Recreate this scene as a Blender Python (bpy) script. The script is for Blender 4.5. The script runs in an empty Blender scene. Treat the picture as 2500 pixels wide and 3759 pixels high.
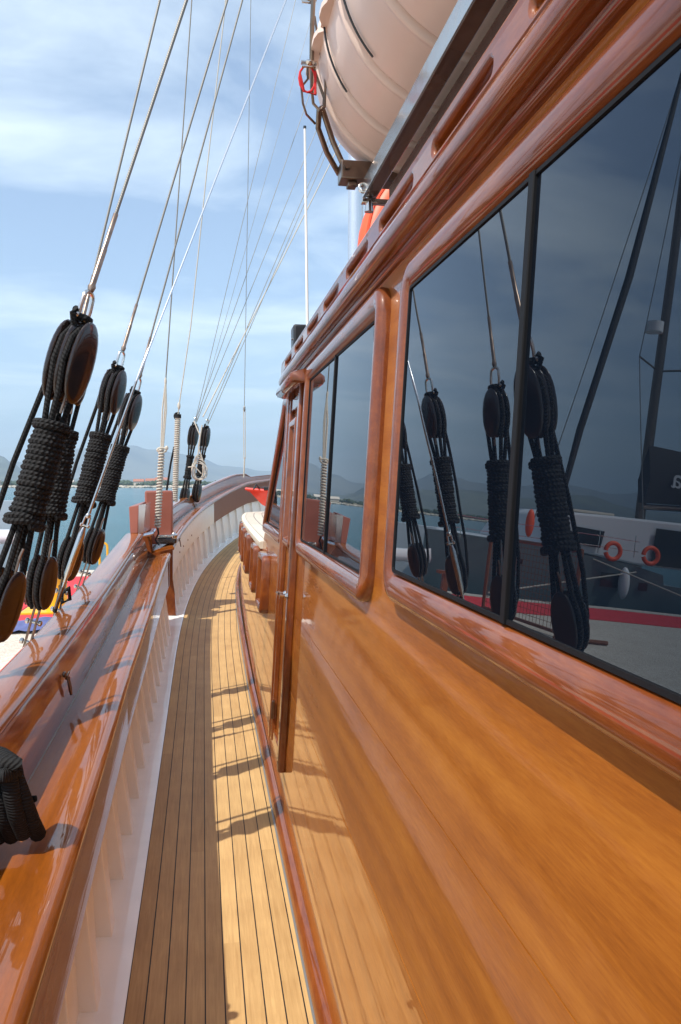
import bpy, bmesh, math, random
from mathutils import Vector, Matrix
R = math.radians
random.seed(7)
sc = bpy.context.scene
col = sc.collection
PI = math.pi

# ------------------------------------------------------------------ camera
H = 1.5
cam_d = bpy.data.cameras.new('camera')
cam = bpy.data.objects.new('camera', cam_d); col.objects.link(cam)
cam.location = (0, 0, H)
cam_d.sensor_fit = 'VERTICAL'; cam_d.sensor_height = 24.0
cam_d.lens = 2854.0 / 3759.0 * 24.0
cam.rotation_euler = (R(90) - math.atan((3759 / 2 - 1773) / 2854.0), 0, R(-10))
cam_d.clip_start = 0.02; cam_d.clip_end = 20000
sc.camera = cam

# ------------------------------------------------------------------ world, sun, exposure
SUN_TO = Vector((-0.568, -0.37, 1.0)).normalized()
elev = math.asin(SUN_TO.z); azim = math.atan2(SUN_TO.x, SUN_TO.y)
w = bpy.data.worlds.new("World"); sc.world = w; w.use_nodes = True
nt = w.node_tree; nt.nodes.clear()
def wn(t, **k):
    n = nt.nodes.new(t)
    for a, b in k.items(): setattr(n, a, b)
    return n
out = wn('ShaderNodeOutputWorld'); bg = wn('ShaderNodeBackground')
sky = wn('ShaderNodeTexSky'); sky.sky_type = 'NISHITA'; sky.sun_disc = False
sky.sun_elevation = elev; sky.sun_rotation = azim; sky.air_density = 1.0; sky.dust_density = 0.9; sky.ozone_density = 0.6
bg.inputs['Strength'].default_value = 0.15
tc = wn('ShaderNodeTexCoord'); sep = wn('ShaderNodeSeparateXYZ')
nt.links.new(tc.outputs['Generated'], sep.inputs[0])
add = wn('ShaderNodeMath', operation='ADD'); add.inputs[1].default_value = 0.16
mx0 = wn('ShaderNodeMath', operation='MAXIMUM'); mx0.inputs[1].default_value = 0.0
nt.links.new(sep.outputs[2], mx0.inputs[0]); nt.links.new(mx0.outputs[0], add.inputs[0])
dv = wn('ShaderNodeVectorMath', operation='DIVIDE'); cmb = wn('ShaderNodeCombineXYZ')
nt.links.new(tc.outputs['Generated'], dv.inputs[0])
for i in range(3): nt.links.new(add.outputs[0], cmb.inputs[i])
nt.links.new(cmb.outputs[0], dv.inputs[1])
mp = wn('ShaderNodeMapping'); mp.inputs['Rotation'].default_value = (0, 0, R(-38)); mp.inputs['Scale'].default_value = (0.8, 1.35, 0.0)
nt.links.new(dv.outputs[0], mp.inputs['Vector'])
no1 = wn('ShaderNodeTexNoise'); no1.inputs['Scale'].default_value = 1.5; no1.inputs['Detail'].default_value = 9; no1.inputs['Roughness'].default_value = 0.56; no1.inputs['Distortion'].default_value = 0.5
nt.links.new(mp.outputs[0], no1.inputs['Vector'])
rp = wn('ShaderNodeValToRGB'); rp.color_ramp.elements[0].position = 0.43; rp.color_ramp.elements[1].position = 0.80
rp.color_ramp.elements[0].color = (0.09, 0.09, 0.09, 1); rp.color_ramp.elements[1].color = (0.95, 0.95, 0.95, 1)
nt.links.new(no1.outputs['Fac'], rp.inputs[0])
mixc = wn('ShaderNodeMixRGB'); mixc.inputs['Color2'].default_value = (6.3, 7.1, 7.5, 1)
nt.links.new(rp.outputs[0], mixc.inputs[0]); nt.links.new(sky.outputs[0], mixc.inputs['Color1'])
nt.links.new(mixc.outputs[0], bg.inputs[0]); nt.links.new(bg.outputs[0], out.inputs[0])

sun_d = bpy.data.lights.new('sun', 'SUN'); sun_d.energy = 4.5; sun_d.angle = R(0.53); sun_d.color = (1.0, 0.955, 0.88)
sun = bpy.data.objects.new('sun', sun_d); col.objects.link(sun)
sun.rotation_euler = SUN_TO.to_track_quat('Z', 'Y').to_euler()
sc.view_settings.view_transform = 'Standard'; sc.view_settings.look = 'None'
sc.view_settings.exposure = 0.5; sc.view_settings.gamma = 1.0
sc.cycles.max_bounces = 9; sc.cycles.glossy_bounces = 5; sc.cycles.volume_bounces = 0

# ------------------------------------------------------------------ materials
def newmat(name):
    m = bpy.data.materials.new(name); m.use_nodes = True
    n = m.node_tree; b = n.nodes['Principled BSDF']
    return m, n, b
def plain(name, c, rough=0.5, metal=0.0, coat=0.0, spec=0.5, noise=0.0, nscale=20, bump=0.0, bscale=60, ior=1.5):
    m, n, b = newmat(name)
    b.inputs['Base Color'].default_value = (*c, 1); b.inputs['Roughness'].default_value = rough
    b.inputs['Metallic'].default_value = metal; b.inputs['Coat Weight'].default_value = coat
    b.inputs['Coat Roughness'].default_value = 0.03; b.inputs['Specular IOR Level'].default_value = spec
    b.inputs['IOR'].default_value = ior
    t = n.nodes.new('ShaderNodeTexCoord')
    if noise:
        ns = n.nodes.new('ShaderNodeTexNoise'); ns.inputs['Scale'].default_value = nscale; ns.inputs['Detail'].default_value = 6
        n.links.new(t.outputs['Object'], ns.inputs['Vector'])
        r = n.nodes.new('ShaderNodeValToRGB')
        r.color_ramp.elements[0].position = .3; r.color_ramp.elements[1].position = .7
        r.color_ramp.elements[0].color = (*[x * (1 - noise) for x in c], 1)
        r.color_ramp.elements[1].color = (*[min(1, x * (1 + noise)) for x in c], 1)
        n.links.new(ns.outputs['Fac'], r.inputs[0]); n.links.new(r.outputs[0], b.inputs['Base Color'])
    if bump:
        ns = n.nodes.new('ShaderNodeTexNoise'); ns.inputs['Scale'].default_value = bscale; ns.inputs['Detail'].default_value = 4
        n.links.new(t.outputs['Object'], ns.inputs['Vector'])
        bp = n.nodes.new('ShaderNodeBump'); bp.inputs['Strength'].default_value = bump; bp.inputs['Distance'].default_value = 0.01
        n.links.new(ns.outputs['Fac'], bp.inputs['Height']); n.links.new(bp.outputs[0], b.inputs['Normal'])
    return m
def varnish(name, c1, c2, c3, scale=(9, .5, 9), fs=None, fa=.5, fig=(2.2, .35, 5), coat=1.0, wav=0.012, figs=0.5, rot=(0, 0, 0)):
    """varnished timber, grain along Y"""
    m, n, b = newmat(name); L = n.links.new
    t = n.nodes.new('ShaderNodeTexCoord')
    def noise(sc_, s, d, rough=.55, dist=0.0):
        mpn = n.nodes.new('ShaderNodeMapping'); mpn.inputs['Scale'].default_value = sc_; mpn.inputs['Rotation'].default_value = rot
        L(t.outputs['Object'], mpn.inputs['Vector'])
        x = n.nodes.new('ShaderNodeTexNoise'); x.inputs['Scale'].default_value = s; x.inputs['Detail'].default_value = d
        x.inputs['Roughness'].default_value = rough; x.inputs['Distortion'].default_value = dist
        L(mpn.outputs[0], x.inputs['Vector']); return x
    fs = fs or (60, 9, 60)
    fine = noise(fs, 3, 5, .7)
    mid = noise(scale, 2.0, 4, .6, .3)
    mapf = n.nodes.new('ShaderNodeMapping'); mapf.inputs['Scale'].default_value = fig; mapf.inputs['Rotation'].default_value = rot
    L(t.outputs['Object'], mapf.inputs['Vector'])
    wv = n.nodes.new('ShaderNodeTexWave'); wv.wave_type = 'BANDS'; wv.bands_direction = 'Z'; wv.inputs['Scale'].default_value = 1.6
    wv.inputs['Distortion'].default_value = 4.5; wv.inputs['Detail'].default_value = 3; wv.inputs['Detail Scale'].default_value = .7
    L(mapf.outputs[0], wv.inputs['Vector'])
    m1 = n.nodes.new('ShaderNodeMath'); m1.operation = 'MULTIPLY_ADD'; m1.inputs[1].default_value = figs
    L(wv.outputs['Fac'], m1.inputs[0]); 
    m0 = n.nodes.new('ShaderNodeMath'); m0.operation = 'MULTIPLY'; m0.inputs[1].default_value = 1 - figs * .7; L(mid.outputs['Fac'], m0.inputs[0])
    L(m0.outputs[0], m1.inputs[2])
    m2 = n.nodes.new('ShaderNodeMath'); m2.operation = 'MULTIPLY_ADD'; m2.inputs[1].default_value = fa
    L(fine.outputs['Fac'], m2.inputs[0]); L(m1.outputs[0], m2.inputs[2])
    r = n.nodes.new('ShaderNodeValToRGB'); e = r.color_ramp.elements
    e[0].position = .35; e[0].color = (*c1, 1); e[1].position = 1.0; e[1].color = (*c3, 1)
    k = e.new(.68); k.color = (*c2, 1)
    m3 = n.nodes.new('ShaderNodeMath'); m3.operation = 'SUBTRACT'; m3.inputs[1].default_value = (fa - .5) / 2 + .04; L(m2.outputs[0], m3.inputs[0])
    L(m3.outputs[0], r.inputs[0]); L(r.outputs[0], b.inputs['Base Color'])
    b.inputs['Roughness'].default_value = .45; b.inputs['Specular IOR Level'].default_value = .2
    b.inputs['Coat Weight'].default_value = coat; b.inputs['Coat Roughness'].default_value = .035; b.inputs['Coat IOR'].default_value = 1.5
    if wav:
        wn1 = noise((3.2, .7, 3.2), 1.5, 2)
        wn2 = noise((30, 1.6, 30), 2.0, 2)
        ad = n.nodes.new('ShaderNodeMath'); ad.operation = 'MULTIPLY_ADD'; ad.inputs[1].default_value = .22
        L(wn2.outputs['Fac'], ad.inputs[0]); L(wn1.outputs['Fac'], ad.inputs[2])
        bp = n.nodes.new('ShaderNodeBump'); bp.inputs['Strength'].default_value = 1.0; bp.inputs['Distance'].default_value = wav
        L(ad.outputs[0], bp.inputs['Height']); L(bp.outputs[0], b.inputs['Coat Normal'])
    return m
M = {}
M['wall'] = varnish('varnished_panel', (.20, .052, .006), (.32, .096, .011), (.43, .150, .020), scale=(4, .7, 6), wav=.0008, fig=(.35, .30, 2.6), figs=.15, fs=(90, 7, 90), fa=.72)
M['mahog'] = varnish('varnished_mahogany', (.080, .016, .003), (.165, .037, .005), (.26, .070, .009), scale=(10, 2.2, 5), wav=.0008, figs=0)
M['cap'] = varnish('varnished_cap', (.13, .032, .0025), (.24, .064, .0045), (.34, .100, .008), scale=(6, .5, 6), wav=.0018, figs=.1)
M['board'] = varnish('varnished_board', (.17, .045, .012), (.26, .08, .022), (.36, .13, .04), scale=(10, .6, 10), wav=.0012, figs=.05)
M['redpaint'] = plain('brown_satin_paint', (.27, .085, .055), .38, noise=.08, nscale=8)
M['white'] = plain('white_gloss_paint', (.90, .865, .79), .30, coat=.25, noise=.035, nscale=7, bump=.06, bscale=14)
M['waterway'] = plain('white_waterway_paint', (.90, .89, .85), .2, coat=.5, noise=.06, nscale=5, bump=.22, bscale=9)
M['steel'] = plain('stainless_steel', (.62, .60, .57), .16, metal=1.0, bump=.05, bscale=40)
M['oldsteel'] = plain('weathered_steel', (.21, .165, .135), .28, metal=1.0, noise=.25, nscale=30)
M['wire'] = plain('galvanised_wire', (.27, .26, .24), .42, metal=.6)
M['alu'] = plain('aluminium', (.72, .74, .77), .25, metal=.85)
M['black'] = plain('black_plastic', (.012, .012, .013), .35)
M['seal'] = plain('black_rubber_seal', (.008, .008, .009), .6, spec=.15)
M['blockwood'] = plain('dark_oiled_block_wood', (.019, .009, .006), .26, coat=.6, noise=.35, nscale=26)
M['raft'] = plain('white_fibreglass', (.70, .55, .47), .45, coat=.1, noise=.06, nscale=5)
M['roofdeck'] = plain('roof_deck_wood_shaded', (.05, .022, .014), .5, noise=.2, nscale=8)  # wood colour darkened to stand for shade lying on the roof
M['darkrail'] = plain('brown_rail_and_reflection', (.075, .045, .034), .22, coat=.3, noise=.3, nscale=14)  # own brown of one rail, painted-in roof reflection on the other
M['cream'] = plain('bleached_margin', (.66, .57, .44), .6, noise=.08, nscale=12)
M['orange'] = plain('orange_cover', (.85, .10, .03), .5)
M['reddinghy'] = plain('red_gelcoat', (.80, .035, .012), .3, coat=.4)
M['redrope'] = plain('red_rope', (.6, .02, .02), .6)
M['yellow'] = plain('yellow_paint', (.80, .42, .01), .4, noise=.12, nscale=12)
M['carpet'] = plain('red_carpet', (.62, .035, .045), .9, noise=.12, nscale=9)
M['bluetarp'] = plain('blue_tarp', (.09, .11, .26), .7, noise=.2, nscale=6)
M['concrete'] = plain('pale_concrete', (.50, .46, .40), .85, noise=.15, nscale=14)
M['catwhite'] = plain('white_boat_gelcoat', (.72, .74, .76), .3)
M['cathull'] = plain('hull_painted_shade', (.12, .16, .17), .3)  # shade on the white boat's near hull is put into this colour
M['dwin'] = plain('dark_window', (.015, .018, .02), .05)
M['canvas'] = plain('charcoal_canvas', (.035, .037, .04), .8)
M['bluecloth'] = plain('blue_cloth', (.03, .10, .5), .7)
M['brownsteel'] = plain('brown_painted_steel', (.20, .065, .025), .5)
M['rockm'] = plain('pale_rock', (.46, .41, .33), .9, noise=.35, nscale=.25)
M['housew'] = plain('cream_wall', (.62, .55, .46), .8)
M['roofm'] = plain('terracotta_roof', (.36, .14, .08), .8)
M['farleaf'] = plain('far_foliage', (.045, .07, .03), .9, noise=.3, nscale=.3)
M['lightletter'] = plain('pale_letters', (.55, .58, .6), .6)
M['hood'] = M['mahog']

def glass_mat(name, c, ior):
    m, n, b = newmat(name)
    b.inputs['Base Color'].default_value = (*c, 1); b.inputs['Roughness'].default_value = 0.0
    b.inputs['IOR'].default_value = ior; b.inputs['Specular IOR Level'].default_value = .5; b.inputs['Specular Tint'].default_value = (.58, .78, 1.0, 1)
    t = n.nodes.new('ShaderNodeTexCoord'); ns = n.nodes.new('ShaderNodeTexNoise'); ns.inputs['Scale'].default_value = 2.3; ns.inputs['Detail'].default_value = 1
    n.links.new(t.outputs['Object'], ns.inputs['Vector'])
    bp = n.nodes.new('ShaderNodeBump'); bp.inputs['Strength'].default_value = 1; bp.inputs['Distance'].default_value = .0006
    n.links.new(ns.outputs['Fac'], bp.inputs['Height']); n.links.new(bp.outputs[0], b.inputs['Normal'])
    return m
M['glass'] = glass_mat('tinted_glass', (.003, .005, .009), 1.66)

def rope_mat(name, c, freq, twist, depth, rough=.8, metal=0.0, contrast=.5):
    m, n, b = newmat(name); L = n.links.new
    uv = n.nodes.new('ShaderNodeUVMap'); sp = n.nodes.new('ShaderNodeSeparateXYZ'); L(uv.outputs[0], sp.inputs[0])
    a = n.nodes.new('ShaderNodeMath'); a.operation = 'MULTIPLY'; a.inputs[1].default_value = 2 * PI * twist; L(sp.outputs[0], a.inputs[0])
    c_ = n.nodes.new('ShaderNodeMath'); c_.operation = 'MULTIPLY_ADD'; c_.inputs[1].default_value = freq; L(sp.outputs[1], c_.inputs[0]); L(a.outputs[0], c_.inputs[2])
    s = n.nodes.new('ShaderNodeMath'); s.operation = 'SINE'; L(c_.outputs[0], s.inputs[0])
    mr = n.nodes.new('ShaderNodeMapRange'); mr.inputs['From Min'].default_value = -1; L(s.outputs[0], mr.inputs['Value'])
    r = n.nodes.new('ShaderNodeValToRGB'); r.color_ramp.elements[0].color = (*[x * contrast for x in c], 1); r.color_ramp.elements[1].color = (*c, 1)
    L(mr.outputs[0], r.inputs[0]); L(r.outputs[0], b.inputs['Base Color'])
    bp = n.nodes.new('ShaderNodeBump'); bp.inputs['Strength'].default_value = 1; bp.inputs['Distance'].default_value = depth
    L(mr.outputs[0], bp.inputs['Height']); L(bp.outputs[0], b.inputs['Normal'])
    b.inputs['Roughness'].default_value = rough; b.inputs['Metallic'].default_value = metal; b.inputs['Specular IOR Level'].default_value = .3
    return m
M['rope'] = rope_mat('black_rope', (.013, .012, .012), 420, 2, .003, contrast=.3)
M['wrope'] = rope_mat('white_rope', (.62, .57, .48), 500, 2, .002, contrast=.7)
M['twire'] = rope_mat('twisted_wire', (.25, .235, .21), 700, 2, .0005, rough=.55, metal=.4, contrast=.8)
M['terminal'] = plain('dull_steel_terminal', (.30, .22, .17), .32, metal=.8, noise=.3, nscale=40)

# teak deck
def teak(name, c1, c2, plank=.056):
    m, n, b = newmat(name); L = n.links.new
    uv = n.nodes.new('ShaderNodeUVMap'); sp = n.nodes.new('ShaderNodeSeparateXYZ'); L(uv.outputs[0], sp.inputs[0])
    def math_(op, a, bv=None, cv=None):
        x = n.nodes.new('ShaderNodeMath'); x.operation = op
        for i, v in enumerate((a, bv, cv)):
            if v is None: continue
            if isinstance(v, (int, float)): x.inputs[i].default_value = v
            else: L(v, x.inputs[i])
        return x.outputs[0]
    u = math_('DIVIDE', sp.outputs[0], plank)
    fl = math_('FLOOR', u); fr = math_('SUBTRACT', u, fl)
    d = math_('MINIMUM', fr, math_('SUBTRACT', 1.0, fr))
    seam = math_('LESS_THAN', d, .034)
    # butt joints
    wnz = n.nodes.new('ShaderNodeTexWhiteNoise'); wnz.noise_dimensions = '1D'; L(fl, wnz.inputs['W'])
    v2 = math_('ADD', math_('DIVIDE', sp.outputs[1], 2.3), math_('MULTIPLY', wnz.outputs['Value'], 7.0))
    vf = math_('FLOOR', v2)
    wn2 = n.nodes.new('ShaderNodeTexWhiteNoise'); wn2.noise_dimensions = '2D'
    cb = n.nodes.new('ShaderNodeCombineXYZ'); L(fl, cb.inputs[0]); L(vf, cb.inputs[1]); L(cb.outputs[0], wn2.inputs['Vector'])
    cg = n.nodes.new('ShaderNodeCombineXYZ'); L(math_('MULTIPLY', sp.outputs[0], 60.0), cg.inputs[0]); L(math_('MULTIPLY', sp.outputs[1], 2.6), cg.inputs[1]); L(math_('MULTIPLY', wn2.outputs['Value'], 31.0), cg.inputs[2])
    g = n.nodes.new('ShaderNodeTexNoise'); g.inputs['Scale'].default_value = 2.2; g.inputs['Detail'].default_value = 7; g.inputs['Roughness'].default_value = .65; g.inputs['Distortion'].default_value = .5
    L(cg.outputs[0], g.inputs['Vector'])
    bl = n.nodes.new('ShaderNodeTexNoise'); bl.inputs['Scale'].default_value = 5.0; bl.inputs['Detail'].default_value = 3
    cc = n.nodes.new('ShaderNodeCombineXYZ'); L(math_('MULTIPLY', sp.outputs[0], 1.2), cc.inputs[0]); L(sp.outputs[1], cc.inputs[1]); L(cc.outputs[0], bl.inputs['Vector'])
    f = math_('ADD', math_('MULTIPLY', wn2.outputs['Value'], .16), math_('ADD', math_('MULTIPLY', g.outputs['Fac'], .62), math_('MULTIPLY', bl.outputs['Fac'], .36)))
    r = n.nodes.new('ShaderNodeValToRGB'); r.color_ramp.elements[0].position = .35; r.color_ramp.elements[1].position = .88
    r.color_ramp.elements[0].color = (*c1, 1); r.color_ramp.elements[1].color = (*c2, 1)
    L(f, r.inputs[0])
    mx = n.nodes.new('ShaderNodeMixRGB'); mx.inputs['Color2'].default_value = (.012, .011, .010, 1)
    L(seam, mx.inputs[0]); L(r.outputs[0], mx.inputs['Color1']); L(mx.outputs[0], b.inputs['Base Color'])
    rr = n.nodes.new('ShaderNodeMapRange'); rr.inputs['To Min'].default_value = .42; rr.inputs['To Max'].default_value = .62; L(g.outputs['Fac'], rr.inputs['Value'])
    L(rr.outputs[0], b.inputs['Roughness']); b.inputs['Specular IOR Level'].default_value = .35
    hh = math_('SUBTRACT', math_('MULTIPLY', g.outputs['Fac'], .25), seam)
    bp = n.nodes.new('ShaderNodeBump'); bp.inputs['Strength'].default_value = .5; bp.inputs['Distance'].default_value = .0015
    L(hh, bp.inputs['Height']); L(bp.outputs[0], b.inputs['Normal'])
    return m
M['teak'] = teak('teak_planks', (.36, .21, .078), (.64, .42, .18))
M['teaktop'] = teak('bleached_teak', (.50, .42, .32), (.72, .64, .52), .10)

# ------------------------------------------------------------------ mesh helpers
def tag(o, label=None, cat=None, group=None, kind=None):
    if label: o['label'] = label
    if cat: o['category'] = cat
    if group: o['group'] = group
    if kind: o['kind'] = kind
    return o
def empty(name, loc, label=None, cat=None, group=None):
    o = bpy.data.objects.new(name, None); col.objects.link(o); o.location = loc; o.empty_display_size = .1
    return tag(o, label, cat, group)
class MB:
    def __init__(s): s.v = []; s.f = []; s.uv = []; s.hasuv = False
    def add(s, vs, fs, uvs=None):
        k = len(s.v); s.v += [tuple(x) for x in vs]; s.f += [tuple(i + k for i in f) for f in fs]
        if uvs: s.hasuv = True; s.uv += uvs
        else: s.uv += [[(0, 0)] * len(f) for f in fs]
        return s
    def grid(s, rows, closeu=False, uvs=None, flip=False, capends=False):
        """rows: list of lists of points"""
        n = len(rows[0]); vs = [p for r in rows for p in r]; fs = []; uu = []
        for i in range(len(rows) - 1):
            for j in range(n if closeu else n - 1):
                a = i * n + j; b = i * n + (j + 1) % n; c = (i + 1) * n + (j + 1) % n; d = (i + 1) * n + j
                q = (a, b, c, d) if not flip else (d, c, b, a)
                fs.append(q)
                if uvs:
                    U = uvs
                    k0 = U[i][j]; k1 = U[i][j + 1]; k2 = U[i + 1][j + 1]; k3 = U[i + 1][j]
                    uu.append([k0, k1, k2, k3] if not flip else [k3, k2, k1, k0])
        if capends:
            fs.append(tuple(reversed(range(n)))); fs.append(tuple(range((len(rows) - 1) * n, len(rows) * n)))
            if uvs: uu += [[(0, 0)] * n, [(0, 0)] * n]
        s.add(vs, fs, uu if uvs else None); return s
    def tube(s, path, r, n=8, closed=False, cap=True):
        path = [Vector(p) for p in path]; N = len(path)
        rs = r if isinstance(r, (list, tuple)) else [r] * N
        T = []
        for i in range(N):
            a = path[(i - 1) % N] if (closed or i > 0) else path[i]; b = path[(i + 1) % N] if (closed or i < N - 1) else path[i]
            t = (b - a); T.append(t.normalized() if t.length > 1e-9 else Vector((0, 0, 1)))
        up = Vector((0, 0, 1)) if abs(T[0].z) < .9 else Vector((1, 0, 0))
        nn = (up - T[0] * up.dot(T[0])).normalized()
        rows = []; uvs = []; L = 0
        idx = list(range(N)) + ([0] if closed else [])
        for q, i in enumerate(idx):
            if q:
                nn = nn - T[i] * nn.dot(T[i]); nn.normalize(); L += (path[i] - path[idx[q - 1]]).length
            bb = T[i].cross(nn)
            rows.append([path[i] + (nn * math.cos(2 * PI * k / n) + bb * math.sin(2 * PI * k / n)) * rs[i] for k in range(n)])
            uvs.append([(k / n, L) for k in range(n + 1)])
        s.grid(rows, closeu=True, uvs=uvs, capends=cap and not closed); return s
    def box(s, lo, hi):
        x0, y0, z0 = lo; x1, y1, z1 = hi
        s.add([(x0, y0, z0), (x1, y0, z0), (x1, y1, z0), (x0, y1, z0), (x0, y0, z1), (x1, y0, z1), (x1, y1, z1), (x0, y1, z1)],
              [(0, 3, 2, 1), (4, 5, 6, 7), (0, 1, 5, 4), (1, 2, 6, 5), (2, 3, 7, 6), (3, 0, 4, 7)]); return s
    def ellip(s, c, ax, rad, n=16, m=10, power=1.0):
        """ellipsoid; ax three unit vectors, rad radii"""
        c = Vector(c); rows = []
        for i in range(m + 1):
            ph = PI * i / m - PI / 2
            row = []
            for j in range(n):
                th = 2 * PI * j / n
                cx = math.cos(ph) * math.cos(th); cy = math.cos(ph) * math.sin(th); cz = math.sin(ph)
                f = lambda q: math.copysign(abs(q) ** power, q)
                row.append(c + ax[0] * f(cx) * rad[0] + ax[1] * f(cy) * rad[1] + ax[2] * f(cz) * rad[2])
            rows.append(row)
        s.grid(rows, closeu=True); return s
    def mapv(s, fn): s.v = [tuple(fn(*p)) for p in s.v]; return s
    def build(s, name, mat, parent=None, smooth=True, bevel=0, ang=40, solid=0, subsurf=0):
        me = bpy.data.meshes.new(name); me.from_pydata([tuple(v) for v in s.v], [], s.f)
        if s.hasuv:
            l = me.uv_layers.new(name='UVMap'); k = 0
            flat = []
            for u in s.uv:
                for q in u: flat += [q[0], q[1]]
            l.data.foreach_set('uv', flat)
        me.materials.append(mat)
        bm = bmesh.new(); bm.from_mesh(me); bmesh.ops.remove_doubles(bm, verts=bm.verts, dist=1e-5)
        bmesh.ops.recalc_face_normals(bm, faces=bm.faces)
        if bevel:
            es = [e for e in bm.edges if len(e.link_faces) == 2 and e.calc_face_angle(0) > R(30)]
            bmesh.ops.bevel(bm, geom=es, offset=bevel, segments=2, profile=.5, affect='EDGES', clamp_overlap=True)
        bm.to_mesh(me); bm.free()
        if smooth:
            try: me.set_sharp_from_angle(angle=R(ang))
            except Exception: pass
            vs_ = me.vertices
            me.polygons.foreach_set('use_smooth', [(not bevel) or 2 * p.area / sum((vs_[a].co - vs_[b].co).length for a, b in p.edge_keys) < 1.2 * bevel for p in me.polygons])
        o = bpy.data.objects.new(name, me); col.objects.link(o)
        if parent is not None:
            o.parent = parent
            o.matrix_parent_inverse = Matrix.Identity(4)
            # parents are nested empties or meshes without rotation
            off = Vector((0, 0, 0)); q = parent
            while q is not None: off += Vector(q.location); q = q.parent
            o.location = -off
        return o
def rot_axes(d, side):
    """orthonormal axes (across, thick, along)"""
    d = Vector(d).normalized(); s_ = Vector(side); s_ = (s_ - d * s_.dot(d)).normalized(); a = s_.cross(d).normalized()
    return a, s_, d
def lerp(a, b, t): return Vector(a) * (1 - t) + Vector(b) * t
def helix(a, b, rad, turns, n=14, side=(1, 0, 0), ph=0, r_end=None):
    a = Vector(a); b = Vector(b); A, S, D = rot_axes(b - a, side); pts = []
    N = int(turns * n)
    for i in range(N + 1):
        t = i / N; th = 2 * PI * turns * t + ph; rr = rad if r_end is None else rad * (1 - t) + r_end * t
        pts.append(a.lerp(b, t) + A * math.cos(th) * rr + S * math.sin(th) * rr)
    return pts
def arc(c, ax, ay, r, a0, a1, n=10, ry=None):
    c = Vector(c); ax = Vector(ax); ay = Vector(ay); ry = ry or r
    return [c + ax * r * math.cos(R(a0 + (a1 - a0) * i / n)) + ay * ry * math.sin(R(a0 + (a1 - a0) * i / n)) for i in range(n + 1)]
# camera-model helper for measured positions: photo pixel at distance ahead -> world point
_cy, _sy = math.cos(R(-10)), math.sin(R(-10)); _p = -math.atan((3759 / 2 - 1773) / 2854.0)
FW = Vector((-_sy * math.cos(_p), _cy * math.cos(_p), math.sin(_p))); RT = Vector((_cy, _sy, 0)); UP = RT.cross(FW)
def at(px, py, Y):
    r = RT * ((px - 1250) / 2854) + UP * ((3759 / 2 - py) / 2854) + FW
    return Vector((0, 0, H)) + r * (Y / r.y)

# ------------------------------------------------------------------ hull lines
def sheer(y): return 0.0045 * max(0.0, min(y, 13.6) - 1) ** 2 + .055 * max(0.0, y - 13.6)
def extra(y): return 0.0012 * max(0.0, min(y, 13.6) - 1) ** 2
def rail_k(y): return 1.0 if y < 7.5 else (1 - .42 * min(1, (y - 7.5) / 3.5) if y < 14.22 else .22)
def edge_x(y): return -0.228 + (0.0017 * (y - 5) ** 3 if y > 5 else 0.0)
def edge_n(y):
    s = 0.0051 * (y - 5) ** 2 if y > 5 else 0.0
    l = math.hypot(1, s); return Vector((-1 / l, s / l))          # outboard normal
def sect(y, o, z):
    k = rail_k(y)
    if z > .66: z = .66 + (z - .66) * k
    if o > .30: o = .30 + (o - .30) * k
    n = edge_n(y); return Vector((edge_x(y) + n.x * o, y + n.y * o, z + sheer(y) + extra(y) * max(0, z) / .8))
def oi(y): return .075 + .035 * min(1, max(0, (y - 1) / 2.5))
def yr(a, b, st=.25):
    n = max(2, int((b - a) / st)); return [a + (b - a) * i / n for i in range(n + 1)]
def sweep(mb, prof, ys, cap=True):
    """prof(y) -> closed list of (o,z)"""
    rows = [[sect(y, *p) for p in prof(y)] for y in ys]
    mb.grid(rows, closeu=True, capends=cap); return mb

# teak deck
mb = MB(); ys = yr(-2.5, 16, .2); rows = []; uvs = []; arcL = 0
for i, y in enumerate(ys):
    if i: arcL += math.hypot(ys[i] - ys[i - 1], edge_x(ys[i]) - edge_x(ys[i - 1]))
    os_ = [0, -.1, -.2, -.3, -.4, -.5, -.6, -.8] + ([-1.2, -1.8] if y > 8 else [-1.0, -1.05])
    rows.append([sect(y, o, 0) for o in os_]); uvs.append([(-o, arcL) for o in os_])
mb.grid(rows, uvs=uvs); deck = mb.build('deck', M['teak']); tag(deck, kind='structure')
mb = MB()
mb.grid([[sect(y, .0, -.001), sect(y, .0, .006), sect(y, .012, .009), sect(y, .06, .006), sect(y, .16, .012)] for y in yr(-2.5, 16.2, .12)])
tag(mb.build('waterway', M['waterway']), kind='structure')

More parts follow.
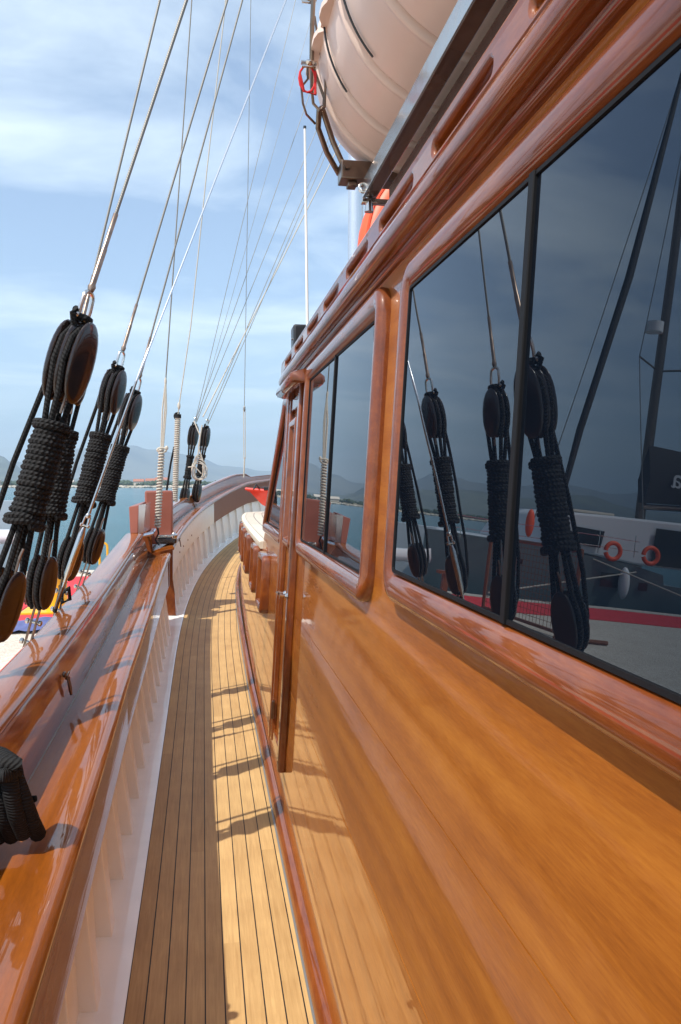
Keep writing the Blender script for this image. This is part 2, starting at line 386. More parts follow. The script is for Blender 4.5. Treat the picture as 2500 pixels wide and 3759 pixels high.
# ------------------------------------------------------------------ bulwarks
GAP0, GAP1 = 7.28, 7.72
def bulwark(name, y0, y1, label):
    root = empty(name, sect(y0, .2, 0), label, 'bulwark')
    ys = yr(y0, y1, .22)
    m = MB(); m.grid([[sect(y, .125, 0), sect(y, .135, .2), sect(y, .16, .4), sect(y, .21, .6)] for y in ys])
    m.build('planking', M['white'], root)
    bp_ = lambda y: [(oi(y), .345), (oi(y), .598), (oi(y) + .03, .598), (oi(y) + .03, .345)]
    if y1 < 9: sweep(MB(), bp_, ys).build('inner_board', M['board'], root, bevel=.004)
    else:
        tag(sweep(MB(), bp_, yr(y0, 11.6, .22)).build('inner_board', M['white'], root, bevel=.004), 'white inner board')  # white over the first stretch, brown beyond it
        tag(sweep(MB(), bp_, yr(11.602, y1, .22)).build('inner_board', M['brownsteel'], root, bevel=.004), 'varnished end of the inner board at the bow')
    sweep(MB(), lambda y: [(oi(y) - .004, .599), (oi(y) - .016, .604), (oi(y) - .022, .617), (oi(y) - .018, .632), (oi(y) - .004, .643), (oi(y) + .014, .645), (oi(y) + .05, .638), (.315, .592), (.315, .56), (oi(y) + .03, .575)], ys).build('shelf', M['cap'], root, ang=60)
    sweep(MB(), lambda y: [(.290, .585), (.298, .66), (.318, .74), (.352, .783), (.375, .783), (.345, .575)], ys).build('riser', M['cap'], root, ang=50)
    sweep(MB(), lambda y: [(.352, .784), (.336, .786), (.328, .796), (.331, .810), (.344, .820), (.364, .824), (.42, .822), (.475, .816), (.492, .808), (.498, .796), (.494, .787), (.48, .784)], ys).build('cap_rail', M['cap'], root, ang=60)
    sweep(MB(), lambda y: [(.2865, .5975), (.2945, .5965), (.2965, .6025), (.2905, .603)], ys).build('caulk_line', M['wire'], root)
    m = MB(); m.grid([[sect(y, .47, .776), sect(y, .45, .4), sect(y, .42, .1), sect(y, .36, -.6), sect(y, .22, -1.4)] for y in ys])
    m.build('hull_side', M['white'], root)
    # end grain jambs
    k = 0; y = y0 + .1
    while y < y1 - .12:
        if y > 0.6 or True:
            m = MB(); wd = .085
            rows = []
            for z, oo in ((.0, .074), (.03, .078), (.2, .078 + (oi(y) - .066) * .55), (.345, oi(y) + .012), (.40, oi(y) + .012)):
                rows.append([sect(y, oo, z), sect(y + wd, oo, z), sect(y + wd, .19, z), sect(y, .19, z)])
            m.grid(rows, closeu=True, capends=True); m.build('rib', M['white'], root, bevel=.004)
        y += .36 if y < 9 else .42; k += 1
    return root
b1 = bulwark('bulwark', -2.2, GAP0, 'varnished bulwark with wide orange cap rail running beside the camera')
b2 = bulwark('bulwark', GAP1, 16.3, 'far bulwark curving round to the bow beyond the brown posts')
def jamb(parent, y, label=None):
    m = MB(); rows = []
    for yy in (y - .02, y + .02):
        rows.append([sect(yy, *p) for p in ((.075, .012), (.345, .012), (.44, .4), (.46, .772), (.352, .772), (.30, .58), (oi(yy) - .010, .62), (oi(yy) - .006, .34), (.085, .2))])
    m.grid(rows, closeu=True, capends=True); return m.build('jamb', M['mahog'], parent, smooth=False)
jamb(b2, GAP1 - .021)
m = MB(); m.grid([[sect(y, *p) for p in ((.14, .35), (.21, .6), (.44, .6), (.47, .77), (.352, .772), (.30, .58), (oi(y) - .008, .61), (oi(y) - .004, .347))] for y in (GAP0 + .001, GAP0 + .035)], closeu=True, capends=True); m.build('jamb', M['mahog'], b1, smooth=False)
# wood plugs on the inner boards
for b, ylist in ((b1, (2.75, 3.55, 4.6, 5.5, 6.6)), (b2, (8.6, 9.0, 9.45, 9.8))):
    for y in ylist:
        p = sect(y, oi(y) - .001, .565 if b is b1 else .45)
        MB().ellip(p, (Vector((1, 0, 0)), Vector((0, 1, 0)), Vector((0, 0, 1))), (.006, .011, .011), 10, 6).build('plug', M['brownsteel'], b)

# ------------------------------------------------------------------ deckhouse
TH = R(3.5); TT = math.tan(TH); CT, ST = math.cos(TH), math.sin(TH)
def base_x(y):
    pts = [(-3, .33), (4.5, .33), (5.3, .330), (6.7, .340), (7.6, .352), (8.4, .368), (9.2, .398), (10.0, .452), (10.4, .495)]
    if y <= pts[0][0]: return pts[0][1]
    for (a, xa), (b, xb) in zip(pts, pts[1:]):
        if y <= b: return xa + (xb - xa) * (y - a) / (b - a)
    return pts[-1][1]
def Wp(y, z, o=0.0):
    x0 = base_x(y)
    return Vector((x0 + z * TT - o * CT, y, z + o * ST))
ZR = 2.012
house = empty('deckhouse', (.33, 1.5, 0), 'varnished mahogany deckhouse with big dark sliding windows', 'deckhouse')
# side wall as planks separated by fine seams
def panel(m, y0, y1, z0, z1, o=0.0, th=.03, ny=1):
    """closed slab on wall plane"""
    ysl = yr(y0, y1, (y1 - y0) / ny * .999)
    rows = [[Wp(y, z0, o), Wp(y, z1, o), Wp(y, z1, o - th), Wp(y, z0, o - th)] for y in ysl]
    m.grid(rows, closeu=True, capends=True); return m
m = MB()
seams = [-.06, .595, .927, 1.10]
FY = lambda z: 5.27 - max(0, z - 1.10) * 1.16 / .93          # front rake
for a, b in zip(seams, seams[1:]):
    panel(m, -2.2, 5.27, a + (.0014 if a > 0 else 0), b - (.0014 if b < 1.0 else -.0), 0, .06)
for a, b in ((1.1, ZR),):
    rows = [[Wp(-2.2, a), Wp(-2.2, b), Wp(-2.2, b, -.06), Wp(-2.2, a, -.06)], [Wp(FY(a), a), Wp(FY(b), b), Wp(FY(b), b, -.06), Wp(FY(a), a, -.06)]]
    m.grid(rows, closeu=True, capends=True)
m.build('wall', M['wall'], house, smooth=False)
# rest of the body (front and roof)
m = MB()
m.add([(.50, 5.22, .0), (4.2, 5.22, .0), (4.2, 5.22, 1.1), (.50, 5.22, 1.1), (.50, 4.06, 2.012), (4.2, 4.06, 2.012)], [(0, 1, 2, 3), (3, 2, 5, 4)])
m.build('front_wall', M['wall'], house, smooth=False)
m = MB(); m.grid([[(.44, y, 2.062), (.9, y, 2.085), (1.6, y, 2.11), (2.3, y, 2.12), (3.2, y, 2.10), (4.2, y, 2.04)] for y in (-2.2, 1, 4.12)])
m.build('roof', M['roofdeck'], house)
# frieze moulding and roof rail
m = MB()
prof = [(.0, 2.008), (.006, 2.008), (.014, 2.014), (.018, 2.022), (.020, 2.030), (-.01, 2.030)]
m.grid([[Wp(y, z, o) for o, z in prof] for y in (-2.2, 4.1)], closeu=True, capends=True)
m.build('eave_moulding', M['mahog'], house, ang=60)
m = MB()
bx = [(.432, 2.021), (.414, 2.018), (.404, 2.022), (.398, 2.032), (.396, 2.046), (.400, 2.059), (.410, 2.067), (.462, 2.067), (.462, 2.021)]
m.grid([[(x + (max(0, y - 3.9) ** 2) * .08, y, z) for x, z in bx] for y in yr(-2.2, 4.22, .2)], closeu=True, capends=True)
m.build('rail_moulding', M['mahog'], house, ang=60)
# slotted rail board from a 2D curve (outer outline and slot holes)
cu = bpy.data.curves.new('rail_outline', 'CURVE'); cu.dimensions = '2D'; cu.fill_mode = 'BOTH'; cu.extrude = .012; cu.bevel_depth = .008; cu.bevel_resolution = 2
def poly(pts):
    s = cu.splines.new('POLY'); s.points.add(len(pts) - 1)
    for i, (a, b) in enumerate(pts): s.points[i].co = (a, b, 0, 1)
    s.use_cyclic_u = True
Y1 = 4.25
poly([(-2.2, .008), (Y1 - .02, .008), (Y1, .02)] + [(Y1 - .012, .035), (Y1 - .05, .052), (Y1 - .12, .064)] + [(-2.2, .064)])
slots = []
yy = 3.95
for k in range(15):
    a, b = yy - .31, yy
    if b < -2: break
    r_ = .019
    ps = []
    zc0, zc1 = .012, .050
    for i in range(9): t = -PI / 2 + PI * i / 8; ps.append((b - r_ + r_ * math.cos(t), (zc0 + zc1) / 2 + (zc1 - zc0) / 2 * math.sin(t)))
    for i in range(9): t = PI / 2 + PI * i / 8; ps.append((a + r_ + r_ * math.cos(t), (zc0 + zc1) / 2 + (zc1 - zc0) / 2 * math.sin(t)))
    poly(ps); yy -= .428
tmp = bpy.data.objects.new('tmp', cu); col.objects.link(tmp)
me = bpy.data.meshes.new_from_object(tmp.evaluated_get(bpy.context.evaluated_depsgraph_get()))
for v in me.vertices:
    y, z, d = v.co; v.co = (.430 + d + max(0, y - 3.9) ** 2 * .08, y, 2.0685 + z)
bpy.data.objects.remove(tmp); bpy.data.curves.remove(cu)
me.name = 'roof_rail'; me.materials.clear(); me.materials.append(M['mahog'])
me.polygons.foreach_set('use_smooth', [True] * len(me.polygons)); me.set_sharp_from_angle(angle=R(50))
o = bpy.data.objects.new('roof_rail', me); col.objects.link(o); o.parent = house; o.location = -Vector(house.location)

# base trim along the house and the trunk
TRP = [(base_x(y) + .003, y) for y in yr(-2.3, 10.4, .25)] + [(.56, 10.62), (.70, 10.80), (.95, 10.95), (1.4, 11.08), (2.4, 11.12)]
def path_off(P, o):
    res = []
    for i, (x, y) in enumerate(P):
        a = P[max(0, i - 1)]; b = P[min(len(P) - 1, i + 1)]
        dx, dy = b[0] - a[0], b[1] - a[1]; l = math.hypot(dx, dy)
        res.append((x - dy / l * o, y + dx / l * o))
    return res
def sweep_path(m, P, prof, sh=True, closeu=True):
    rows = [[] for _ in P]
    for (o, z, lean) in prof:
        q = path_off(P, o)
        for i, (x, y) in enumerate(q):
            n0 = path_off(P, 0)[i]; 
            a = P[max(0, i - 1)]; b = P[min(len(P) - 1, i + 1)]; l = math.hypot(b[0] - a[0], b[1] - a[1])
            nx, ny = -(b[1] - a[1]) / l, (b[0] - a[0]) / l
            rows[i].append(Vector((x - nx * lean, y - ny * lean, z + (sheer(P[i][1]) if sh else 0))))
    m.grid(rows, closeu=closeu, capends=closeu); return m
m = MB(); sweep_path(m, TRP, [(.0, -.01, 0), (.036, -.01, 0), (.036, .013, 0), (.029, .028, 0), (.015, .037, 0), (.0, .041, 0)])
m.build('base_moulding', M['mahog'], house, ang=60)
m = MB(); sweep_path(m, TRP, [(.035, -.01, 0), (.043, -.01, 0), (.042, .003, 0), (.035, .005, 0)]); m.build('sealant_line', M['wire'], house)

# ---- framed windows: ring with rounded corners on the wall plane
def rrect(pts, rad, n=6):
    """round the corners of a polygon (y,z)"""
    out = []; N = len(pts)
    for i in range(N):
        p0 = Vector(pts[i - 1]); p = Vector(pts[i]); p1 = Vector(pts[(i + 1) % N])
        d0 = (p0 - p).normalized(); d1 = (p1 - p).normalized(); a = math.acos(max(-1, min(1, d0.dot(d1)))); t = rad / math.tan(a / 2)
        s0 = p + d0 * t; s1 = p + d1 * t; c = p + (d0 + d1).normalized() * (rad / math.sin(a / 2))
        a0 = math.atan2(s0.y - c.y, s0.x - c.x); a1 = math.atan2(s1.y - c.y, s1.x - c.x)
        da = (a1 - a0 + PI) % (2 * PI) - PI
        for k in range(n + 1):
            t_ = a0 + da * k / n; out.append((c.x + rad * math.cos(t_), c.y + rad * math.sin(t_)))
    return out
def inset(pts, d):
    N = len(pts); res = []
    for i in range(N):
        p0 = Vector(pts[i - 1]); p = Vector(pts[i]); p1 = Vector(pts[(i + 1) % N])
        e0 = (p - p0).normalized(); e1 = (p1 - p).normalized(); n0 = Vector((-e0.y, e0.x)); n1 = Vector((-e1.y, e1.x))
        b = (n0 + n1); b = b / max(.2, (1 + n0.dot(n1)))
        res.append(tuple(p + b * d))
    return res
def ring(m, corners, rad, prof, n=6, tilt=0.0):
    """prof: (inset, out) closed list; corners ccw in (y,z)"""
    rows = []
    loops = []
    for d, o in prof:
        c = inset(corners, d); y0_ = min(q[0] for q in corners); loops.append([Wp(y, z, o + (y - y0_) * tilt) for y, z in rrect(c, max(.004, rad - d), n)])
    for i in range(len(loops[0])): rows.append([lp[i] for lp in loops])
    rows.append(rows[0]); m.grid(rows, closeu=True); return m
FR = [(0, -.004), (0, .016), (.004, .024), (.012, .030), (.024, .032), (.044, .030), (.054, .024), (.062, .012), (.065, -.004)]
def window(name, corners, rad, mull=(), fprof=FR, gl=None, parent=house, mat=None, wd=.065):
    m = MB(); ring(m, corners, rad, fprof); f = m.build(name, M['mahog'] if mat is None else mat, parent, ang=50)
    m = MB(); ring(m, corners, rad, [(wd - .003, .001), (wd - .002, .006), (wd + .004, .006), (wd + .005, .001)], tilt=.0079); m.build('seal', M['seal'], f)
    m = MB(); ins = inset(corners, wd - .003); lp = rrect(ins, .012, 3)
    m.add([Wp(y, z, .003 + (y - min(c[0] for c in corners)) * .0079) for y, z in lp] , [tuple(range(len(lp)))]); m.build('pane', M['glass'], f, smooth=False)
    for (y, w_) in mull:
        z0 = min(c[1] for c in ins); z1 = max(c[1] for c in ins)
        m = MB(); oo = (y - min(c[0] for c in corners)) * .0079; m.grid([[Wp(y - w_ / 2, z, oo), Wp(y - w_ / 2, z, oo + .009), Wp(y + w_ / 2, z, oo + .009), Wp(y + w_ / 2, z, oo)] for z in (z0, z1)], closeu=True, capends=True)
        m.build('mullion', M['seal'], f, bevel=.002)
    return f
rc = lambda y0, y1, z0, z1: [(y0, z0), (y1, z0), (y1, z1), (y0, z1)]
window('window', rc(-.75, 1.64, 1.250, 1.967), .075, [(.972, .017), (.08, .017)])
window('window', rc(1.835, 3.235, 1.200, 1.985), .075, [(2.56, .016)])
# raked front window
window('window', [(3.90, 1.185), (5.12, 1.185), (4.12, 1.955), (3.90, 1.955)], .045)
# door
door = MB()
panel(door, 3.40, 3.80, .235, 1.90, .006, .014); dr = door.build('door', M['wall'], house, bevel=.002)
def bar(y0, y1, z0, z1, o0, o1, name='stile', mat='mahog', parent=dr, bev=.006):
    m = MB(); m.grid([[Wp(y0, z, o0), Wp(y0, z, o1), Wp(y1, z, o1), Wp(y1, z, o0)] for z in (z0, z1)], closeu=True, capends=True)
    return m.build(name, M[mat], parent, bevel=bev)
bar(3.402, 3.440, .24, 1.90, .004, .030); bar(3.757, 3.795, .24, 1.90, .004, .028)
bar(3.445, 3.755, .24, .30, .004, .022, 'rail'); bar(3.445, 3.755, 1.84, 1.90, .004, .022, 'rail')
window('door_window', rc(3.462, 3.738, 1.20, 1.80), .035, wd=.045, fprof=[(0, .004), (0, .02), (.006, .03), (.02, .034), (.036, .03), (.045, .004)], parent=dr)
bar(3.345, 3.388, .230, 1.93, -.004, .034, 'door_jamb', parent=house, bev=.010); bar(3.812, 3.855, .230, 1.93, -.004, .034, 'door_jamb', parent=house, bev=.010)
bar(3.389, 3.401, .23, 1.92, -.002, .006, 'door_gap_shade', 'seal', house, 0)  # black strip stands for the shade inside the gap
# door head hood
m = MB(); prof = [(0, 1.925), (.060, 1.915), (.082, 1.920), (.092, 1.935), (.088, 1.955), (.070, 1.968), (.03, 1.978), (0, 1.98)]
m.grid([[Wp(y, z, o * (1 if .02 < t < .98 else .86)) for o, z in prof] for t, y in ((0, 3.255), (.03, 3.27), (.5, 3.6), (.97, 3.875), (1, 3.89))], closeu=True, capends=True)
m.build('door_hood', M['mahog'], house, ang=60)
# handles
for y, z in ((3.44, 1.005), (3.36, 1.005)):
    m = MB(); m.tube([Wp(y, z, .034), Wp(y, z, .042), Wp(y, z, .046), Wp(y, z, .060), Wp(y, z, .068)], [.014, .010, .006, .010, .013], 12); hnd = m.build('handle', M['steel'], dr)
m = MB(); m.tube([Wp(3.44, 1.005, .062), Wp(3.50, 1.0, .066), Wp(3.55, .995, .060)], [.006, .007, .005], 10); m.build('lever', M['steel'], dr)
for z in (.35, 1.6):
    bar(3.742, 3.752, z, z + .09, .02, .036, 'hinge', 'oldsteel', dr, .003)
bar(3.93, 4.05, 1.08, 1.15, 0, .02, 'block', 'mahog', house, .004)
# panel groove lines near the door
# ------------------------------------------------------------------ forward trunk cabin
trunk = empty('trunk_cabin', (.4, 7.5, .2), 'low cabin trunk with bleached teak top ahead of the deckhouse', 'cabin trunk')
ZT = 1.105
PW = [(base_x(y), y) for y in yr(5.272, 10.4, .2)] + [(.56, 10.62), (.70, 10.80), (.95, 10.95), (1.4, 11.08), (2.4, 11.12), (3.9, 11.0)]
m = MB(); sweep_path(m, PW, [(0, -.02, -.0012), (0, .35, .35 * TT), (0, ZT - .002, (ZT) * TT)], sh=False, closeu=False); m.build('wall', M['wall'], trunk)
m = MB(); sweep_path(m, PW, [(-.02, ZT - .05, ZT * TT), (.020, ZT - .05, ZT * TT), (.026, ZT - .04, ZT * TT), (.024, ZT - .006, ZT * TT), (.016, ZT, ZT * TT), (-.02, ZT, ZT * TT)], sh=False); m.build('top_edge', M['cream'], trunk)
m = MB(); rows = []; uvs = []
sh_ = 0
for i, (x, y) in enumerate(PW):
    if i: sh_ += math.hypot(x - PW[i - 1][0], y - PW[i - 1][1])
    q = []; u = []
    for d in (.0, .3, .6, .9, 1.2, 2.0):
        P_ = path_off(PW, -d - .018 - ZT * TT)[i]; q.append(Vector((P_[0], min(P_[1], 11.0), ZT + .001 + .012 * min(1, d)))); u.append((d, sh_))
    rows.append(q); uvs.append(u)
rows = [[Vector((PW[i][0] + ZT * TT + .018 + d, PW[i][1] - (0 if PW[i][1] < 10.3 else .05), ZT + .001 + .012 * min(1, d))) for d in (0, .3, .6, .9, 1.2, 2.0)] for i in range(len(PW))]
m.grid(rows, uvs=uvs); m.build('teak_top', M['teaktop'], trunk)
for (ya, yb, z0, z1) in ((4.60, 4.98, .715, 1.065), (5.42, 5.80, .725, 1.06), (6.45, 6.83, .74, 1.07), (7.35, 7.72, .75, 1.075), (8.2, 8.56, .765, 1.08)):
    pr = [(0, -.004), (0, .040), (.006, .050), (.016, .054), (.036, .052), (.044, .046), (.048, -.004)]
    par = trunk if ya > 5.27 else house
    window('porthole_frame', rc(ya, yb, z0, z1), .045, fprof=pr, parent=par, wd=.048)

# ------------------------------------------------------------------ tackles
def block(parent, c, d, side, ln, wd, n_ch, thick, gap, name='block'):
    """wooden block: n cheeks, sheave axis along side"""
    A, S, D = rot_axes(d, side); tot = (n_ch - 1) * (thick + gap)
    m = MB()
    for k in range(n_ch):
        cc = Vector(c) + S * (-tot / 2 + k * (thick + gap))
        m.ellip(cc, (A, S, D), (wd / 2, thick / 2 * 1.15, ln / 2), 20, 14, .92)
    o = m.build(name, M['blockwood'], parent)
    m = MB(); m.tube([Vector(c) - S * (tot / 2 + thick * .55), Vector(c) + S * (tot / 2 + thick * .55)], .012, 10); m.build('sheave_pin', M['steel'], o)
    return o
def shackle(m, base, d, side, w_, ln, r):
    A, S, D = rot_axes(d, side); b = Vector(base)
    pts = [b - A * w_ * .5] + [b - A * w_ * .55 + D * ln * .35] + arc(b + D * (ln - w_ * .5), A, D, w_ * .5, 180, 0, 8) + [b + A * w_ * .55 + D * ln * .35, b + A * w_ * .5]
    m.tube(pts, r, 8); m.tube([b - A * w_ * .8, b + A * w_ * .8], r * 1.05, 8)
    m.ellip(b - A * w_ * .8, (A, S, D), (r * 1.3, r * 1.8, r * 1.8), 8, 6); m.ellip(b + A * w_ * .8, (A, S, D), (r * 1.3, r * 1.8, r * 1.8), 8, 6)
def tackle(lo, up, foot, top, k, label, group, nch=3, side=(.88, -.47, 0), coil=(.36, .72), wirer=.0055, tail=True, coil_r=.050, wmat='twire', loop=True, upscale=1.0):
    lo = Vector(lo); up = Vector(up); foot = Vector(foot); top = Vector(top)
    d = (up - lo).normalized(); A, S, D = rot_axes(d, side)
    root = empty('rigging_tackle', foot, label, 'rigging tackle', group)
    L = .245 * k; Wd = .108 * k; th = .027 * k; gp = .013 * k
    block(root, up, d, side, L * 1.08 * upscale, Wd * upscale * 1.05, nch, th * upscale * 1.1, gp * upscale, 'upper_block')
    block(root, lo, d, side, L, Wd, nch, th, gp, 'lower_block')
    # falls
    tot = (nch - 1) * (th + gp); off = [(-tot / 2 + (th + gp) * (i + .5)) for i in range(nch - 1)]
    rr = .0105 * k
    lc = lerp(lo, up, coil[0]); uc = lerp(lo, up, coil[1])
    for i, o in enumerate(off):
        for sgn in (-1, 1):
            m = MB(); pts = []
            pts += [lo + S * o + A * sgn * Wd * .1 - D * L * .50, lo + S * o + A * sgn * Wd * .44 - D * L * .25, lo + S * o + A * sgn * Wd * .52 + D * L * .05, lo + S * o + A * sgn * Wd * .36 + D * L * .45]
            pts += [lc + S * o * .6 + A * sgn * .026 * k, uc + S * o * .6 + A * sgn * .026 * k]
            pts += [up + S * o + A * sgn * Wd * .36 - D * L * .5, up + S * o + A * sgn * Wd * .54 - D * L * .05, up + S * o + A * sgn * Wd * .44 + D * L * .3, up + S * o + A * sgn * Wd * .1 + D * L * .52]
            m.tube(pts, rr, 8); m.build('fall_rope', M['rope'], root)
    # bulky serving of rope round the falls
    m = MB(); m.tube([lc - D * .01, lerp(lc, uc, .5), uc + D * .02], [coil_r * .8 * k, coil_r * .82 * k, coil_r * .75 * k], 12); m.build('rope_core', M['rope'], root)
    cl = (uc - lc).length; turns = cl / (.0185 * k)
    hp = helix(lc, uc, coil_r * k, turns, 14, side); rj = random.Random(int(abs(lo.y) * 1000))
    jit = [rj.uniform(-1, 1) for _ in range(int(turns) + 3)]
    for i_, p_ in enumerate(hp):
        t_ = i_ / 14; f_ = int(t_); w_ = t_ - f_; jj = jit[f_] * (1 - w_) + jit[f_ + 1] * w_
        ax_ = lc.lerp(uc, i_ / len(hp)); hp[i_] = ax_ + (p_ - ax_) * (1 + .07 * jj + .03 * math.sin(i_ * 1.7)) + D * .0022 * jj
    m = MB(); m.tube(hp, [.0112 * k * (1 + .06 * math.sin(i_ * .9)) for i_ in range(len(hp))], 7); m.build('rope_serving', M['rope'], root)
    m = MB(); m.tube([p + D * .006 * math.sin(i) for i, p in enumerate(helix(lc - D * .012, lc + D * .016, (coil_r + .010) * k, 2, 14, side, 1.0))], .012 * k, 7)
    m.build('rope_knot', M['rope'], root)
    MB().tube(helix(uc - D * .01, uc + D * .012, (coil_r + .006) * k, 2, 14, side, 2.0), .011 * k, 7).build('rope_knot', M['rope'], root)
    for sg in (-1, 1):
        e_ = lo + D * L * .5 + S * sg * (th + gp) * .5
        MB().tube([e_ - D * .03, e_ + D * .045 * k, e_ + D * .075 * k - A * .006], [.004, .005, .004], 6).build('block_strap', M['terminal'], root)
        e_ = up - D * L * .5 * upscale + S * sg * (th + gp) * .5
        MB().tube([e_ + D * .03, e_ - D * .05 * k], [.004, .005], 6).build('block_strap', M['terminal'], root)
    if loop:
        s0 = up + D * L * .54 * upscale
        m = MB(); m.tube(arc(s0 + D * .01, A, S, .026 * k, 0, 340, 12), .012 * k, 7); m.tube([s0 + A * .02, s0 + A * .05 * k + D * .03 * k, s0 + A * .055 * k + D * .012 * k, s0 + A * .03 * k - D * .03 * k], .011 * k, 7); m.build('rope_becket', M['rope'], root)
    # shackle, terminal
    s0 = up + D * (L * .54 * upscale + .012)
    m = MB(); shackle(m, s0, D, side, .048 * k, .098 * k, .0078 * k); m.build('shackle', M['steel'], root)
    # chainplate
    fd = (lo - D * L * .5 - foot)
    m = MB(); ln_ = fd.length; F_ = fd.normalized(); A2, S2, D2 = rot_axes(F_, (0, 1, 0))
    for sg in (-1, 1):
        c0 = foot + A2 * sg * .011 - D2 * .12; c1 = foot + D2 * (ln_ + .02) + A2 * sg * .011
        rows = []
        for p in (c0, c1):
            rows.append([p + S2 * .016 + A2 * .003, p - S2 * .016 + A2 * .003, p - S2 * .016 - A2 * .003, p + S2 * .016 - A2 * .003])
        m.grid(rows, closeu=True, capends=True)
    m.build('chainplate', M['oldsteel'], root)
    m = MB()
    for t in (.30, .72):
        m = MB(); b = foot + D2 * ln_ * t; m.tube([b - A2 * .036, b - A2 * .034, b - A2 * .030, b - A2 * .022, b - A2 * .018, b + A2 * .018, b + A2 * .022, b + A2 * .030, b + A2 * .034, b + A2 * .036], [.003, .009, .013, .013, .007, .007, .013, .013, .009, .003], 10)
        m.build('bolt', M['steel'], root)
    # tail of the fall, hanging beside
    if tail:
        m = MB(); Q = S if S.x < 0 else -S
        m.tube([up + Q * .055 + D * L * .5, up + Q * .075 * k + D * L * .1, up + Q * .080 * k - D * L * .4, lerp(lo, up, .55) + Q * .118 * k, lerp(lo, up, .2) + Q * .135 * k, lo + Q * .115 * k, lo + Q * .06 * k - D * L * .45], .0100 * k, 8)
        m.build('tail_rope', M['rope'], root)
    return root, s0 + D * .098 * k, D
def wire(a, b, r, mat, label, group=None, swage=None, sag=0.0, name='shroud_wire'):
    a = Vector(a); b = Vector(b); root = empty(name, a, label, 'rigging wire' if 'wire' in name or 'rod' in name else 'rope', group)
    D = (b - a).normalized(); s0 = a
    if swage:
        m = MB(); m.tube([a, a + D * .02, a + D * .03, a + D * swage * .55, a + D * (swage * .56), a + D * swage], [r * 1.6, r * 2.4, r * 1.7, r * 1.7, r * 1.45, r * 1.45], 10); m.build('terminal', M['terminal'], root); s0 = a + D * swage
    N = 14; m = MB(); m.tube([s0.lerp(b, i / N) + Vector((sag * math.sin(PI * i / N), 0, 0)) for i in range(N + 1)], r, 8); m.build('strand', M[mat], root)
    return root
def extend(a, q, ztop):
    """line through a and q carried on up to height ztop"""
    a = Vector(a); q = Vector(q); d = q - a; return a + d * ((ztop - a.z) / d.z)
def capfoot(y): 
    p = sect(y, .505, .74); return p
GT = 'black rope tackles along the near cap rail'
specs = [  # lower block, upper block, label
    ((-.676, 2.78, 1.09), (-.455, 2.86, 1.925), 1.0, 1.12, 'large nearest black tackle with a triple wooden block'),
    ((-.672, 3.42, 1.085), (-.545, 3.48, 1.945), .92, .95, 'second black tackle half hidden behind the nearest one'),
    ((-.668, 4.10, 1.12), (-.462, 4.20, 1.975), .90, 1.0, 'third black tackle crossed by the bright steel rod'),
    ((-.645, 4.78, 1.13), (-.432, 4.86, 1.93), .88, .98, 'fourth black tackle, slimmest, beside the bright rod'),
]
wires = [((685, 0), .0062, 'thick twisted wire shroud, nearest, rising from the large tackle', .30),
         ((587, 0), .0052, 'thin twisted shroud just left of the thickest wire', .24),
         ((835, 0), .0054, 'grey wire shroud rising from the third tackle', .26),
         ((890, 0), .0054, 'grey wire shroud rising from the fourth tackle', .26)]
for (lo, up, k, us, lab), ((px, py), r, wl, sw) in zip(specs, wires):
    ft = capfoot(lo[1] + .0); ft.x -= .012
    root, tp, D = tackle(lo, up, ft, up, k, lab, GT, coil=(.33, .72), upscale=us)
    q = at(px, py, up[1] + .12); e = extend(tp, q, 11.5)
    wire(tp, e, r, 'twire', wl, 'wire shrouds above the near tackles', swage=sw)
# far pair at the foremast shrouds
for i, (lopx, uppx, Y, lab) in enumerate((((678, 1825), (709, 1600), 10.9, 'left one of the two small far tackles near the bow'), ((722, 1808), (752, 1605), 11.2, 'right one of the two small far tackles near the bow'))):
    lo = at(*lopx, Y); up = at(*uppx, Y); ft = lo + (lo - up).normalized() * .26
    tackle(lo, up, ft, up, 1.08, lab, 'small tackles near the bow', tail=False, coil=(.32, .66), coil_r=.034)
for i, (a, b, Y, r, lab) in enumerate((((716, 1548), (1113, 413), 10.9, .0042, 'thin far shroud, left one of the fan near the bow'), ((722, 1548), (1128, 560), 10.95, .0042, 'thin far shroud, second from left in the fan near the bow'),
        ((757, 1552), (1170, 590), 11.2, .0046, 'thin far shroud, second from right in the fan near the bow'), ((765, 1555), (1182, 600), 11.25, .0046, 'thin far shroud, right one of the fan near the bow'),
        ((716, 1548), (1085, 0), 10.8, .0040, 'thin far wire passing left of the fan'), ((722, 1545), (1125, 130), 10.8, .0026, 'very faint far wire between two thicker ones'))):
    pa = at(*a, Y); pb = at(*b, Y); wire(pa, extend(pa, pb, 13.5), r, 'wire', lab, 'thin wires rising from the far tackles')
# bright rod with turnbuckle
pa = at(238, 2010, 3.95); pa = Vector((-.70, 3.95, sect(3.95, .5, .8).z))
p0 = at(243, 2120, 3.98); p1 = at(500, 1400, 4.05); p2 = at(1050, 0, 4.3)
rod = empty('stay_rod', p0, 'bright steel rod with turnbuckle slanting across the tackles', 'stay')
D = (p1 - p0).normalized()
m = MB(); m.tube([p0 - D * .05, p0, p0 + D * .02, p0 + D * .22, p0 + D * .25, p0 + D * .26], [.006, .010, .017, .017, .011, .008], 14); m.build('turnbuckle', M['steel'], rod)
m = MB(); q = p0 + D * .27; shackle(m, q, D, (0, 1, 0), .022, .05, .006); m.ellip(q + D * .05, rot_axes(D, (0, 1, 0)), (.014, .014, .016), 12, 8); m.build('toggle', M['steel'], rod)
m = MB(); m.tube([q + D * .05, q + D * .08, lerp(q, p1, .5), p1], [.010, .0075, .0070, .0065], 10); m.build('rod', M['steel'], rod)
m = MB(); m.tube([p1, lerp(p1, p2, .08), lerp(p1, p2, .081), extend(p1, p2, 11)], [.0065, .0065, .0050, .0050], 8); m.build('wire', M['alu'], rod)
